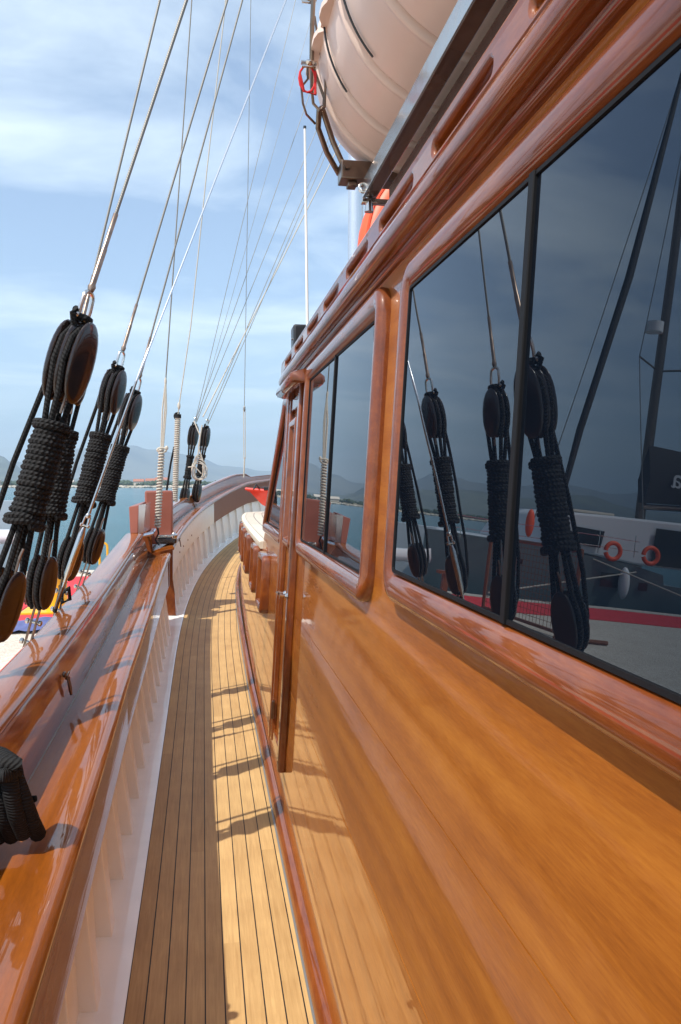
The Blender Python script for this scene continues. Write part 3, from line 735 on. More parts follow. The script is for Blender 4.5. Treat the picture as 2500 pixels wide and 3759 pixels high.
m = MB(); m.tube([p0 - D * .05, p0 - D * .16], .008, 8); m.build('hook', M['oldsteel'], rod)
tag(MB().tube([(-.73, 4.02, .86), (-.70, 4.0, .95), (-.66, 4.02, .98), (-.66, 4.04, .92), (-.70, 4.06, .90), (-.715, 4.1, .98), (-.69, 4.12, 1.0)], .010, 8).build('rope_tail', M['rope']), 'short knotted black rope lashed beside the turnbuckle foot', 'rope')

# white served ropes near the posts
def served(px0, px1, Y, r, label, turns, top, midtop=None, gap=.004, band=None):
    a = at(*px0, Y); b = at(*px1, Y); root = empty('served_rope', a, label, 'rope', 'white served ropes beside the brown posts')
    m = MB(); m.tube([a, b], r * .72, 8); m.build('core', M['wire'], root)
    m = MB(); m.tube(helix(a, b, r * .80, turns, 12), r * .30, 6); m.build('serving', M['wrope'], root)
    return root, a, b
root, a, b = served((578, 1935), (594, 1652), 7.45, .030, 'white rope coil serving in front of the brown post', 26, None)
c = at(608, 1400, 7.5)
m = MB()
for dx in (-.012, .004, .016): m.tube([b + Vector((dx * .6, 0, 0)), lerp(b, c, .6) + Vector((dx * 1.3, 0, 0)), c], .0075, 7)
m.tube(arc(b, (1, 0, 0), (0, 0, 1), .040, 0, 360, 14, .02), .011, 7); m.ellip(b + Vector((.045, 0, .02)), (Vector((1, 0, 0)), Vector((0, 1, 0)), Vector((0, 0, 1))), (.016, .016, .022), 8, 6)
m.ellip(c, (Vector((1, 0, 0)), Vector((0, 1, 0)), Vector((0, 0, 1))), (.012, .012, .04), 8, 6)
m.build('lashing', M['wrope'], root)
m = MB(); t = at(622, 1200, 7.5); t2 = at(704, 0, 7.9); e = t2 + (t2 - t) * .6
m.tube([c, t, lerp(t, t2, .5), t2, e], .0062, 7); m.build('line', M['twire'], root)
m = MB(); m.tube([a, a + Vector((.01, 0, -.06)), a + Vector((-.02, 0, -.12)), a + Vector((.015, 0, -.17))], .008, 6); m.build('tail', M['rope'], root)
root, a, b = served((642, 1840), (653, 1528), 8.3, .030, 'longer white served rope with black band, right of the first', 40, None)
m = MB(); m.tube([b - Vector((0, 0, .02)), b + Vector((0, 0, .02))], .034, 12); m.tube(arc(b, (1, 0, 0), (0, .3, 1), .036, 60, 300, 8), .010, 6); m.build('black_band', M['rope'], root)
c = at(657, 1490, 8.3); m = MB(); m.tube([b, c, at(700, 1200, 8.35), at(760, 620, 8.5), at(826, 30, 8.7), at(850, -400, 8.9)], .0060, 7); m.ellip(c, (Vector((1, 0, 0)), Vector((0, 1, 0)), Vector((0, 0, 1))), (.016, .016, .04), 8, 6); m.build('line', M['wrope'], root)
# white coiled rope hanging on far tackle
m = MB()
for j in range(5):
    cc = at(731 + random.uniform(-5, 5), 1715 + j * 4, 10.6); m.tube([cc + Vector(((.055 + .012 * j) * math.cos(t / 16 * 2 * PI) + .01 * math.sin(t), .02 * math.sin(t + j), (.16 - .012 * j) * math.sin(t / 16 * 2 * PI))) for t in range(17)], .0075, 6)
a = at(712, 1545, 10.7); m.tube([a, at(735, 1600, 10.6), at(728, 1660, 10.6), at(720, 1700, 10.6)], .008, 6); m.tube([at(742, 1560, 10.6), at(728, 1640, 10.6), at(745, 1690, 10.6)], .008, 6)
m.tube([at(732, 1700, 10.55), at(745, 1705, 10.55), at(752, 1735, 10.55), at(738, 1738, 10.55), at(715, 1712, 10.55), at(690, 1715, 10.55)], .008, 6)
tag(m.build('coiled_line', M['wrope']), 'loose white line hanked and hanging between the two far tackles', 'rope')
pa = at(745, 1530, 10.6); pb = at(1200, 625, 12.5)
wire(pa, pb + (pb - pa) * .4, .0085, 'wrope', 'white rope slanting up from the hanked line to the right', name='slanting_rope')
# thin vertical line at the bow
p = at(895, 1752, 12.9); q = at(897, 1500, 12.9); t = at(921, 0, 13.4)
vr = empty('bow_line', p, 'thin vertical line made fast to the bow rail end', 'rope')
m = MB(); m.tube([p, q - Vector((0, 0, .8))], .012, 7); m.tube([q - Vector((.012, 0, .82)), q - Vector((.012, 0, 0))], .006, 6); m.tube([q - Vector((-.012, 0, .82)), q + Vector((.012, 0, 0))], .006, 6); m.build('doubled_rope', M['wrope'], vr)
m = MB(); m.tube([q, t, t + (t - q) * .5], .0055, 6); m.ellip(q, (Vector((1, 0, 0)), Vector((0, 1, 0)), Vector((0, 0, 1))), (.02, .02, .05), 8, 6); m.build('upper_line', M['wire'], vr)
# dark slack line left of served rope
tag(MB().tube([at(612, 1800, 9.2), at(627, 1700, 9.2), at(640, 1640, 9.2)], .012, 6).build('black_line', M['rope']), 'short dark line between the two white served ropes', 'rope')

# ------------------------------------------------------------------ brown posts at the gate
zb = sect(7.9, .3, .79).z
post = empty('gate_post', (-.43, 7.85, zb), 'tall brown painted post at the gap in the bulwark', 'post')
m = MB(); m.box((-.565, 7.80, .90), (-.300, 7.98, 1.425)); m.build('board', M['redpaint'], post, bevel=.018)
m = MB(); m.box((-.45, 7.74, .905), (-.262, 8.0, .965)); m.build('foot', M['blockwood'], post, bevel=.015)
m = MB(); m.box((-.445, 7.735, .968), (-.275, 7.80, .995)); m.build('plate', M['steel'], post, bevel=.004)
m = MB()
for x in (-.43, -.36): m.ellip((x, 7.73, .985), (Vector((1, 0, 0)), Vector((0, 1, 0)), Vector((0, 0, 1))), (.01, .008, .01), 8, 6)
m.ellip((-.285, 7.74, .985), (Vector((1, 0, 0)), Vector((0, 1, 0)), Vector((0, 0, 1))), (.03, .02, .035), 10, 8); m.build('bolt', M['steel'], post)
post2 = empty('gangway_bracket', (-.64, 7.3, 1.0), 'short brown bracket with stainless sleeve left of the tall post', 'bracket')
m = MB(); m.add([(-.655, 7.25, 1.04), (-.585, 7.22, 1.045), (-.54, 7.5, 1.06), (-.63, 7.55, 1.05), (-.665, 7.25, 1.285), (-.575, 7.22, 1.30), (-.53, 7.5, 1.33), (-.63, 7.55, 1.30)], [(0, 3, 2, 1), (4, 5, 6, 7), (0, 1, 5, 4), (1, 2, 6, 5), (2, 3, 7, 6), (3, 0, 4, 7)]); m.build('box', M['redpaint'], post2, bevel=.008)
m = MB(); m.add([(-.582, 7.21, 1.045), (-.54, 7.25, 1.05), (-.50, 7.5, 1.06), (-.575, 7.215, 1.302), (-.515, 7.25, 1.31), (-.49, 7.5, 1.33)], [(0, 1, 4, 3), (1, 2, 5, 4)]); m.build('sleeve', M['alu'], post2, solid=.003)
m = MB(); m.tube(arc((-.63, 7.22, 1.015), (1, 0, 0), (0, .4, .3), .05, 0, 360, 16, .03), .014, 8, closed=False); m.tube([(-.6, 7.24, 1.01), (-.48, 7.4, 1.03), (-.46, 7.5, 1.06)], [.016, .022, .02], 8); m.build('shoe', M['alu'], post2)

# padeye with shackle on riser, rings
def small_shackle(p, s=1.0, label='', mat='oldsteel'):
    p = Vector(p); m = MB(); m.ellip(p, (Vector((1, 0, 0)), Vector((0, 1, 0)), Vector((0, 0, 1))), (.008, .016, .012), 10, 6)
    m.tube(arc(p + Vector((.012, 0, -.004)), (0, 1, 0), (.4, 0, 1), .014 * s, 0, 360, 12), .0040, 6)
    m.tube([p + Vector((.014, -.010, -.012)), p + Vector((.022, -.012, -.060)), p + Vector((.024, 0, -.078)), p + Vector((.022, .012, -.060)), p + Vector((.014, .010, -.012))], .0048, 7)
    return tag(m.build('padeye', M[mat]), label, 'padeye')
small_shackle(sect(3.12, .306, .735), 1, 'small bronze padeye with hanging shackle on the inner face of the rail')
small_shackle(sect(8.35, oi(8.35) - .012, .615), 1.3, 'small ring padeye on the board just beyond the brown post')

# black rope bunch lower left on the shelf
rb = empty('rope_bundle', (-.50, 1.8, .65), 'fluffy black rope bundle lashed on the rail at the lower left', 'rope')
M['bundle'] = rope_mat('soft_black_braid', (.012, .0115, .011), 900, 4, .0016, contrast=.5)
fz = plain('fluffy_black_rope', (.013, .013, .012), .95, bump=1.0, bscale=260, spec=.1)
cx, cy_, cz = at(20, 2900, 1.55)
def pp(px, py, Y): return at(px, py, Y)
loops = [[(-60, 2740, 1.60), (5, 2762, 1.58), (48, 2790, 1.56), (60, 2850, 1.55), (90, 2930, 1.55), (120, 3010, 1.57), (140, 3050, 1.60)],
         [(-80, 2790, 1.58), (-10, 2800, 1.54), (30, 2830, 1.53), (42, 2900, 1.53), (60, 2980, 1.54), (88, 3050, 1.57)],
         [(-90, 2850, 1.6), (-30, 2860, 1.56), (0, 2920, 1.55), (20, 3000, 1.56), (45, 3060, 1.6)],
         [(-100, 2950, 1.62), (-60, 2960, 1.58), (-25, 3010, 1.58), (0, 3060, 1.6), (-50, 3080, 1.6)]]
for lp in loops:
    pts = [pp(q[0], q[1] + 12, q[2] * 1.20) for q in lp]
    fin = []
    for i in range(len(pts) - 1):
        for j in range(4): fin.append(pts[i].lerp(pts[i + 1], j / 4))
    fin.append(pts[-1]); MB().tube(fin, .019, 10).build('strand', M['bundle'], rb)
MB().tube([pp(-60, 2795, 1.87), pp(20, 2800, 1.83), pp(60, 2806, 1.83), pp(62, 2830, 1.85), pp(20, 2846, 1.81), pp(-60, 2850, 1.85)], .017, 10).build('wrap', M['bundle'], rb)
MB().tube([pp(96, 2950, 1.88), pp(116, 2935, 1.88), pp(134, 2930, 1.88)], [.011, .010, .007], 8).build('end', fz, rb)

# ------------------------------------------------------------------ life raft and cradle on the roof
RC = Vector((.575, 0, 2.590)); RR = .285
raft = empty('life_raft', (RC.x, 1.5, RC.z - RR), 'ribbed white life raft canister lashed above the roof edge', 'life raft')
m = MB(); rows = []
ylist = []
y = .35
N = 120
def raft_r(y):
    r = RR
    if y > 2.02: t = (y - 2.02) / .24; r = RR * math.sqrt(max(0.0, 1 - t * t * .80)) if t < 1 else 0
    # moulded grooves
    for g in (.62, .83, 1.04, 1.25, 1.46, 1.67, 1.85, 1.99):
        r -= .016 * math.exp(-((y - g) / .0055) ** 2) - .005 * math.exp(-((y - g - .016) / .009) ** 2)
    return r
ylist = [  .35 + 1.91 * i / 600 for i in range(601)]
for y in ylist: rows.append([(RC.x + raft_r(y) * math.cos(2 * PI * k / 64), y, RC.z + raft_r(y) * .98 * math.sin(2 * PI * k / 64)) for k in range(64)])
rows.append([(RC.x + .11 * math.cos(2 * PI * k / 64), 2.275, RC.z + .11 * math.sin(2 * PI * k / 64)) for k in range(64)])
m.grid(rows, closeu=True, capends=True); m.build('canister', M['raft'], raft, ang=70)
m = MB(); rows = []
for i in range(150):
    y = .35 + 1.80 * i / 149; r0 = raft_r(y) - .01; w_ = .014 + .009 * (0.5 + 0.5 * math.tanh(4 * math.sin(y * 2 * PI / .125))); a0 = R(180 + 4)
    rows.append([(RC.x + (r0 + e) * math.cos(a0) - dz * math.sin(a0) * 0, y, RC.z + (r0 + e) * math.sin(a0) * .98 + dz) for e, dz in ((0, .008), (w_ + .01, .006), (w_ + .01, -.006), (0, -.008))])
m.grid(rows, closeu=True, capends=True); m.build('seam_flange', M['raft'], raft, ang=30)
def hoop(y0, y1, a0, a1, r, mat, name, off=.006, n=30, par=raft):
    m = MB(); pts = []
    for i in range(n + 1):
        t = i / n; y = y0 + (y1 - y0) * t; a = R(a0 + (a1 - a0) * t); rr = RR + off; pts.append((RC.x + rr * math.cos(a), y, RC.z + rr * .98 * math.sin(a)))
    m.tube(pts, r, 8); return m.build(name, M[mat], par)
hoop(1.83, 1.84, 150, 216, .0026, 'black', 'strap'); hoop(1.63, 1.64, 150, 222, .0026, 'black', 'strap')
m = MB(); pa = at(1180, 385, 1.98)
e1 = at(1262, 615, 2.06); e2 = at(1240, 640, 2.10)
ra = [at(1150, 0, 1.90), at(1146, 100, 1.92), at(1144, 230, 1.95)]
m.tube([at(1158, -120, 1.9)] + ra, .0058, 8)
m.tube([ra[-1], at(1165, 290, 1.96), at(1190, 360, 1.97), at(1188, 395, 1.97), at(1172, 404, 1.97), at(1150, 380, 1.97), at(1143, 320, 1.96), ra[-1]], .0040, 7)
m.tube([at(1155, 60, 1.93), at(1168, 150, 1.94), at(1195, 280, 1.95), at(1250, 400, 1.97) + Vector((-.04, 0, 0))], .0030, 6)
m.tube([at(1128, 235, 1.97), at(1130, 290, 1.98), at(1106, 320, 1.98), at(1112, 380, 1.98), at(1125, 420, 1.99), at(1158, 455, 2.0)], .0030, 6)
m.build('lashing_wire', M['oldsteel'], raft)
m = MB()
for py in (-4, 232):
    c = at(1138, py, 1.92); m.tube([c - Vector((.022, 0, 0)), c + Vector((.016, 0, 0))], .0055, 8); m.ellip(c, (Vector((1, 0, 0)), Vector((0, 1, 0)), Vector((0, 0, 1))), (.014, .012, .008), 8, 6); m.tube([c + Vector((-.02, 0, -.008)), c + Vector((.014, 0, -.008))], .004, 6)
m.build('clamp', M['steel'], raft)
m = MB(); cc = at(1128, 290, 1.93); m.tube([cc + Vector((.020 * math.cos(t / 12 * 2 * PI), 0, .032 * math.sin(t / 12 * 2 * PI))) for t in range(13)], .0028, 6); m.tube([cc + Vector((-.018, 0, .01)), cc + Vector((-.008, 0, -.03)), cc + Vector((.02, 0, -.036)), cc + Vector((.02, 0, .02))], .0035, 6); m.build('red_cord', M['redrope'], raft)
cr = empty('raft_cradle', (.5, 1.5, 2.15), 'steel cradle rails carrying the life raft over the roof edge', 'cradle')
m = MB(); p0 = at(1180, 392, 2.0)
for q in ([at(1172, 398, 2.0), at(1168, 470, 2.03), at(1200, 560, 2.06), at(1245, 640, 2.09)], [at(1180, 390, 2.0), at(1196, 440, 2.02), at(1222, 520, 2.04), at(1264, 615, 2.05)]): m.tube(q, .0075, 10)
m.build('hoop', M['oldsteel'], cr)
c0 = at(1246, 640, 2.06); c1 = at(1400, 628, 2.06)
m = MB(); m.box((c0.x, 2.03, c0.z - .020), (c1.x + .06, 2.09, c0.z + .028)); m.box((c0.x + .02, 2.045, c0.z - .034), (c0.x + .045, 2.075, c0.z - .018)); m.build('crossbar', M['oldsteel'], cr, bevel=.003)
m = MB()
for px, py in ((1275, 610), (1392, 592)):
    c = at(px, py, 2.03); m.tube([c + Vector((0, .01, 0)), c - Vector((0, .008, 0))], .009, 12)
m.build('bolt', M['oldsteel'], cr)
def beam(x0, x1, z0, z1, ya, yb, mat, name='beam', rise=0.0):
    m = MB(); m.grid([[(x0, y, z0 + r_), (x1, y, z0 + r_), (x1, y, z1 + r_), (x0, y, z1 + r_)] for y, r_ in ((ya, 0), (yb, rise))], closeu=True, capends=True); return m.build(name, M[mat], cr, bevel=.002)
beam(.405, .4065, 2.228, 2.270, 1.98, .15, 'steel', 'beam_steel_side'); beam(.4067, .440, 2.226, 2.268, 1.98, .15, 'darkrail'); beam(.447, .497, 2.170, 2.215, 1.86, .15, 'darkrail')  # first beam's dark body paints in the roof mirrored under the steel
m = MB(); m.box((.400, 1.955, 2.210), (.56, 1.975, 2.222)); m.build('tie_bar', M['steel'], cr, bevel=.002)
m = MB(); c = at(1335, 690, 1.97); m.tube(arc(c, (1, 0, 0), (0, .2, 1), .012, 0, 360, 14), .004, 8); m.tube([Vector((.42, 1.965, 2.225)), Vector((.42, 1.965, 2.19))], [.010, .012], 10); m.build('shackle', M['steel'], cr)
for ly in (1.2, .4):
    m = MB(); m.tube([(.475, ly, 2.05), (.475, ly, 2.19)], .012, 10); m.build('leg', M['oldsteel'], cr)

# ------------------------------------------------------------------ roof things
md = at(1298, 900, 7.8)
mast = empty('mast', (md.x + .02, 7.8, 1.1), 'silver aluminium mast standing beyond the life raft', 'mast')
m = MB(); m.tube([(md.x + .02, 7.8, 1.1), (md.x + .02, 7.8, 3.5), (md.x + .06, 7.8, 13)], [.082, .080, .07], 20); m.build('tube', M['alu'], mast)
m = MB(); m.tube([(md.x + .13, 7.75, 1.1), (md.x + .14, 7.75, 8)], .012, 8); m.tube([(md.x + .17, 7.75, 1.1), (md.x + .18, 7.75, 8)], .007, 8); m.build('halyard', M['wrope'], mast)
m = MB(); m.ellip((md.x + .135, 7.72, 3.35), (Vector((1, 0, 0)), Vector((0, 1, 0)), Vector((0, 0, 1))), (.04, .03, .09), 10, 8); m.build('halyard_block', M['brownsteel'], mast)
# lifebuoy in orange cover
lb = empty('lifebuoy', (.92, 3.35, 2.12), 'orange lifebuoy with white band behind the slotted roof rail', 'lifebuoy')
cen = Vector((1.06, 3.35, 2.62)); m = MB(); pts = [cen + Vector((.30 * math.cos(t / 40 * 2 * PI) + .12 * math.sin(t / 40 * 2 * PI) , .04 * math.sin(t / 40 * 2 * PI), .34 * math.sin(t / 40 * 2 * PI))) for t in range(40)]
m.tube(pts, .075, 14, closed=True); m.build('ring', M['orange'], lb)
m = MB()
for t0 in (14.5, 34.5): m.tube([cen + Vector((.30 * math.cos(t / 40 * 2 * PI) + .12 * math.sin(t / 40 * 2 * PI), .04 * math.sin(t / 40 * 2 * PI), .34 * math.sin(t / 40 * 2 * PI))) for t in (t0, t0 + 1.2, t0 + 2.4)], .078, 14)
m.build('band', M['white'], lb)
m = MB(); m.tube([p + (p - cen) * .20 + Vector((0, -.055, 0)) + Vector((.01 * math.sin(i * 1.3), 0, .01 * math.cos(i * 1.9))) for i, p in enumerate(pts)], .009, 6, closed=True); m.build('grab_rope', M['orange'], lb)
# black box and whip antenna
bx_ = at(1090, 1230, 4.0)
box = empty('instrument_box', (bx_.x, 4.0, 2.06), 'small black box on the front end of the roof', 'instrument box')
m = MB(); a = at(1073, 1195, 4.0); m.box((a.x, 3.95, 2.05), (a.x + .10, 4.07, a.z)); m.build('body', M['black'], box, bevel=.012)
m = MB(); m.tube([at(1069, 1245, 3.98), at(1075, 1245, 3.98)], .006, 8); m.build('knob', M['steel'], box)
an0 = at(1129, 1210, 3.9); an1 = at(1119, 472, 3.9)
ant = empty('antenna', (an0.x, 3.9, 2.06), 'tall white whip antenna behind the roof rail', 'antenna')
m = MB(); m.tube([an0 - Vector((0, 0, .2)), an0, an1], [.0075, .0075, .0055], 10); m.build('whip', M['white'], ant)
m = MB(); m.tube([an1, an1 + Vector((0, 0, .012))], [.0075, .0075], 8); m.build('tip', M['black'], ant)

# red dinghy at the bow
dg = empty('dinghy', (1.0, 10.6, 1.12), 'small red dinghy lying at the bow, its stem toward the rail', 'dinghy')
m = MB(); rows = []; ins = []
for i in range(13):
    t = i / 12; x = .555 + t * 1.6; hw = .34 * math.sin(min(1, (t + .02) * 1.15) * PI / 2) ** .8; zt = 1.425 - .05 * math.sin(t * PI); keel = 1.42 - .26 * min(1, t * 6.5 + .03) ** .5
    rows.append([(x - .02 + .10 * (1 - t) * 0, 10.0 - hw * 1.05, zt), (x, 10.0 - hw, zt - .03), (x + .02, 10.0 - hw * .8, lerp((0, 0, zt), (0, 0, keel), .55).z), (x + .05, 10.0, keel), (x + .02, 10.0 + hw * .8, lerp((0, 0, zt), (0, 0, keel), .55).z), (x, 10.0 + hw, zt - .03), (x - .02, 10.0 + hw * 1.05, zt)])
m.grid(rows, capends=False); m.build('hull', M['reddinghy'], dg)
m = MB(); m.tube([rows[i][0] for i in range(12, -1, -1)] + [rows[i][6] for i in range(13)], .018, 8); m.build('gunwale', M['reddinghy'], dg)
m = MB(); m.box((.75, 9.8, 1.41), (.86, 10.2, 1.45)); m.tube([(.62, 9.8, 1.42), (.66, 9.85, 1.48), (.70, 9.9, 1.43)], .012, 8); m.build('fitting', M['black'], dg, bevel=.004)

# ------------------------------------------------------------------ quay and its things
ZQ = -.28
def pebbly():
    m, n, b = newmat('pebble_concrete'); L = n.links.new; t = n.nodes.new('ShaderNodeTexCoord')
    v = n.nodes.new('ShaderNodeTexVoronoi'); v.inputs['Scale'].default_value = 38; L(t.outputs['Object'], v.inputs['Vector'])
    ns = n.nodes.new('ShaderNodeTexNoise'); ns.inputs['Scale'].default_value = 1.4; ns.inputs['Detail'].default_value = 8; L(t.outputs['Object'], ns.inputs['Vector'])
    r = n.nodes.new('ShaderNodeValToRGB'); r.color_ramp.elements[0].color = (.36, .30, .24, 1); r.color_ramp.elements[1].color = (.74, .68, .58, 1)
    mix = n.nodes.new('ShaderNodeMixRGB'); mix.inputs[0].default_value = .45; L(v.outputs['Color'], mix.inputs['Color1']); L(ns.outputs['Fac'], mix.inputs['Color2']) 
    bw = n.nodes.new('ShaderNodeRGBToBW'); L(mix.outputs[0], bw.inputs[0]); L(bw.outputs[0], r.inputs[0]); L(r.outputs[0], b.inputs['Base Color'])
    bp = n.nodes.new('ShaderNodeBump'); bp.inputs['Distance'].default_value = .01; L(v.outputs['Distance'], bp.inputs['Height']); L(bp.outputs[0], b.inputs['Normal']); b.inputs['Roughness'].default_value = .9
    return m
m = MB(); m.box((-60, -40, -2.5), (-1.35, 16.0, ZQ)); tag(m.build('quay', pebbly(), smooth=False), kind='structure')
m = MB(); m.box((-60, 16.0, -2.5), (-1.35, 16.35, ZQ + .02)); tag(m.build('quay_edge', M['concrete'], bevel=.02), kind='structure')
m = MB(); m.box((-1.35, -40, -2.5), (-1.12, 16.35, ZQ + .02)); tag(m.build('quay_kerb', M['concrete'], bevel=.02), kind='structure')
m = MB(); m.box((-4.6, 3.0, ZQ + .002), (-2.5, 15.3, ZQ + .012)); tag(m.build('carpet', M['carpet'], smooth=False), 'long red carpet laid on the quay alongside the boat', 'carpet', 'red carpets on the quay')
m = MB(); m.box((-2.42, 10.35, ZQ + .002), (-1.72, 15.3, ZQ + .012)); tag(m.build('carpet', M['carpet'], smooth=False), 'short narrow red carpet between the long one and the quay kerb', 'carpet', 'red carpets on the quay')
m = MB(); m.box((-16, 13.9, ZQ + .002), (-4.4, 15.9, ZQ + .012)); tag(m.build('carpet', M['carpet'], smooth=False), 'red carpet along the far end of the quay', 'carpet', 'red carpets on the quay')
bp_ = Vector((-2.02, 11.3, ZQ))
bo = empty('bollard', bp_, 'fat yellow bollard on the quay behind the black tackles', 'bollard')
m = MB(); m.tube([bp_ + Vector((0, 0, z)) for z in (.0, .03, .04, .50, .56, .66, .72, .74)], [.17, .17, .145, .135, .15, .16, .12, .02], 24); m.build('drum', M['yellow'], bo, ang=50)
m = MB(); m.box((bp_.x - .42, bp_.y - .35, ZQ), (bp_.x + .3, bp_.y + .3, ZQ + .04)); m.build('base', M['yellow'], bo, bevel=.01)
ld = empty('ladder_rail', (-1.95, 15.9, ZQ), 'yellow tube handrail standing at the quay end', 'handrail')
c = Vector((-1.95, 15.9, ZQ + .02)); m = MB(); m.tube([c + Vector((-.075, 0, 0)), c + Vector((-.075, 0, .50))] + arc(c + Vector((0, 0, .50)), (1, 0, 0), (0, 0, 1), .075, 180, 0, 8) + [c + Vector((.075, 0, .50)), c + Vector((.075, 0, .1))], .022, 10); m.build('hoop', M['yellow'], ld)
m = MB(); rows = []
for i in range(14):
    row = []
    for j in range(9):
        x = -2.75 + i * .085; y = 9.6 + j * .10; row.append((x + .03 * math.sin(j * 1.7), y + .03 * math.sin(i * 2.1), ZQ + .01 + .10 * math.exp(-((i - 9) / 3.5) ** 2) * math.exp(-((j - 4) / 3.) ** 2) + .025 * abs(math.sin(i * 1.1 + j * .8))))
    rows.append(row)
m.grid(rows); tag(m.build('tarp', M['bluetarp']), 'crumpled blue tarp on the quay below the yellow bollard', 'tarp')
m = MB(); m.tube([(-1.28 + .10 * math.sin(i * 1.9), 12.2 + i * .16, ZQ + .06 + .02 * math.sin(i * 2.3)) for i in range(22)], .035, 8); tag(m.build('mooring_rope', M['wrope']), 'pale mooring rope snaking along the quay kerb', 'rope')
# white bow beyond the quay end
wb = empty('tender', (-4.6, 17.6, .1), 'white boat side just beyond the end of the quay', 'boat')
m = MB(); rows = []
for i in range(12):
    t = i / 11; x = -3.62 - t * 1.1; rows.append([(x, 17.0 + .1 * t, .50 + .10 * t * t), (x - .02, 16.94 + .1 * t, .36), (x - .03, 17.02 + .1 * t, .22 + .04 * t), (x, 17.7, .22), (x, 17.7, .50)])
m.grid(rows, closeu=True, capends=True); m.build('side', M['catwhite'], wb, ang=60)
# net gate frame
ga = empty('net_barrier', (-5.1, 12, ZQ), 'brown framed wire net barrier standing on the quay', 'barrier')
m = MB(); A_ = Vector((-5.13, 10.96, ZQ)); B_ = Vector((-4.75, 13.6, ZQ))
for p in (A_, B_): m.tube([p, p + Vector((0, 0, 1.42))], .035, 8)
for z in (.08, 1.40): m.tube([A_ + Vector((0, 0, z)), B_ + Vector((0, 0, z))], .03, 8)
m.tube([A_ + Vector((.25, .02, .04)), A_ + Vector((-.55, -.1, .04))], .035, 8); m.build('frame', M['brownsteel'], ga)
m = MB()
for i in range(1, 26): p = lerp(A_, B_, i / 26); m.tube([p + Vector((0, 0, .1)), p + Vector((0, 0, 1.38))], .004, 4)
for j in range(1, 13): m.tube([A_ + Vector((0, 0, .1 + j * .1)), B_ + Vector((0, 0, .1 + j * .1))], .004, 4)
m.build('net', M['brownsteel'], ga)
tb = empty('wooden_stand', (-4.14, 14.3, ZQ), 'small brown stand on the far end of the red carpet', 'stand')
m = MB(); m.box((-4.2, 14.25, ZQ + .012), (-4.1, 14.35, .30)); m.build('post', M['brownsteel'], tb); m = MB(); m.box((-4.45, 14.22, .28), (-4.0, 14.38, .34)); m.build('crossbar', M['brownsteel'], tb); m = MB(); m.box((-4.6, 14.1, ZQ + .012), (-3.8, 14.5, ZQ + .06)); m.build('base', M['catwhite'], tb)

# ------------------------------------------------------------------ catamaran beyond the quay (seen mirrored in the windows)
ct = empty('catamaran', (-9.5, 19, -1.2), 'white catamaran berthed beyond the quay end, mirrored in the big window', 'catamaran')
m = MB(); rows = []
for x, zt, hw in ((-4.9, 1.02, .03), (-5.6, 1.0, .35), (-7, .97, .6), (-8.6, .85, .7), (-10.2, .70, .72), (-11.0, .55, .72), (-11.05, .30, .72), (-11.6, .28, .70), (-11.65, .05, .7), (-12.3, .0, .66), (-12.35, -.9, .6)):
    rows.append([(x, 18.3 - hw, zt), (x, 18.3 - hw * .95, zt - .5 * min(1, zt + .9)), (x, 18.3 - hw * .7, -1.3), (x, 18.3 + hw * .7, -1.3), (x, 18.3 + hw, zt)])
m.grid(rows, closeu=True, capends=True); m.build('hull', M['cathull'], ct, ang=40)
m = MB(); m.grid([[(x, y + 4.6, z) for x, y, z in r_] for r_ in rows], closeu=True, capends=True); m.build('hull', M['catwhite'], ct, ang=40)
m = MB(); m.box((-11, 18.5, .2), (-6.5, 22.8, .95)); m.build('bridge_deck', M['catwhite'], ct, bevel=.05)
m = MB()
pr = [(-8.0, .95), (-8.45, 1.72), (-8.7, 1.84), (-12.2, 1.92), (-12.2, .7), (-10.5, .7)]
m.grid([[(x, 18.15, z) for x, z in pr], [(x, 22.6, z) for x, z in pr]], closeu=True, capends=True); m.build('cabin', M['catwhite'], ct, bevel=.06)
m = MB(); m.add([(-8.72, 18.08, 1.50), (-9.55, 18.08, 1.45), (-9.48, 18.08, 1.02), (-8.62, 18.08, 1.08)], [(0, 1, 2, 3)]); m.add([(-8.42, 18.08, 1.50), (-8.62, 18.08, 1.50), (-8.52, 18.08, 1.10), (-8.30, 18.08, 1.12)], [(0, 1, 2, 3)])
m.add([(-11.0, 18.08, 1.7), (-12.1, 18.08, 1.7), (-12.1, 18.08, .75), (-10.95, 18.08, .75)], [(0, 1, 2, 3)]); m.build('window', M['dwin'], ct, smooth=False)
m = MB()
for x, z, w_, h_ in ((-9.3, .10, .6, .35), (-10.35, .10, .25, .2), (-7.1, .45, .14, .12)): m.add([(x, 17.585, z), (x - w_, 17.575, z), (x - w_, 17.56, z + h_), (x, 17.57, z + h_)], [(0, 1, 2, 3)])
m.build('hull_port', M['dwin'], ct, smooth=False)
m = MB(); m.box((-9.9, 18.3, 1.86), (-8.7, 18.6, 1.93)); m.build('roof_panel', M['housew'], ct, bevel=.02)
mt = MB(); mt.tube([(-11.45, 19.6, 1.8), (-11.4, 19.5, 6), (-11.35, 19.5, 15)], [.14, .13, .11], 12); cm = mt.build('mast', M['oldsteel'], ct)
m = MB(); m.tube([(-10.7, 19.4, 6.3), (-11.4, 19.5, 6.0), (-12.7, 19.4, 6.2)], .03, 6); m.build('spreader', M['oldsteel'], cm)
m = MB(); m.tube([(-11.0, 19.35, 7.0), (-11.0, 19.35, 7.28)], .24, 16); m.build('radar', M['catwhite'], cm)
m = MB(); rows = []
for i in range(12):
    t = i / 11; x = -11.25 - t * 3.6; hh = .78 - .25 * t; rows.append([(x, 19.2, 2.35 + .2 * t), (x, 19.0, 2.35 + .2 * t + hh * .8), (x, 19.25, 2.6 + .2 * t + hh * 1.7), (x, 19.6, 2.35 + .2 * t + hh * .8), (x, 19.45, 2.35 + .2 * t)])
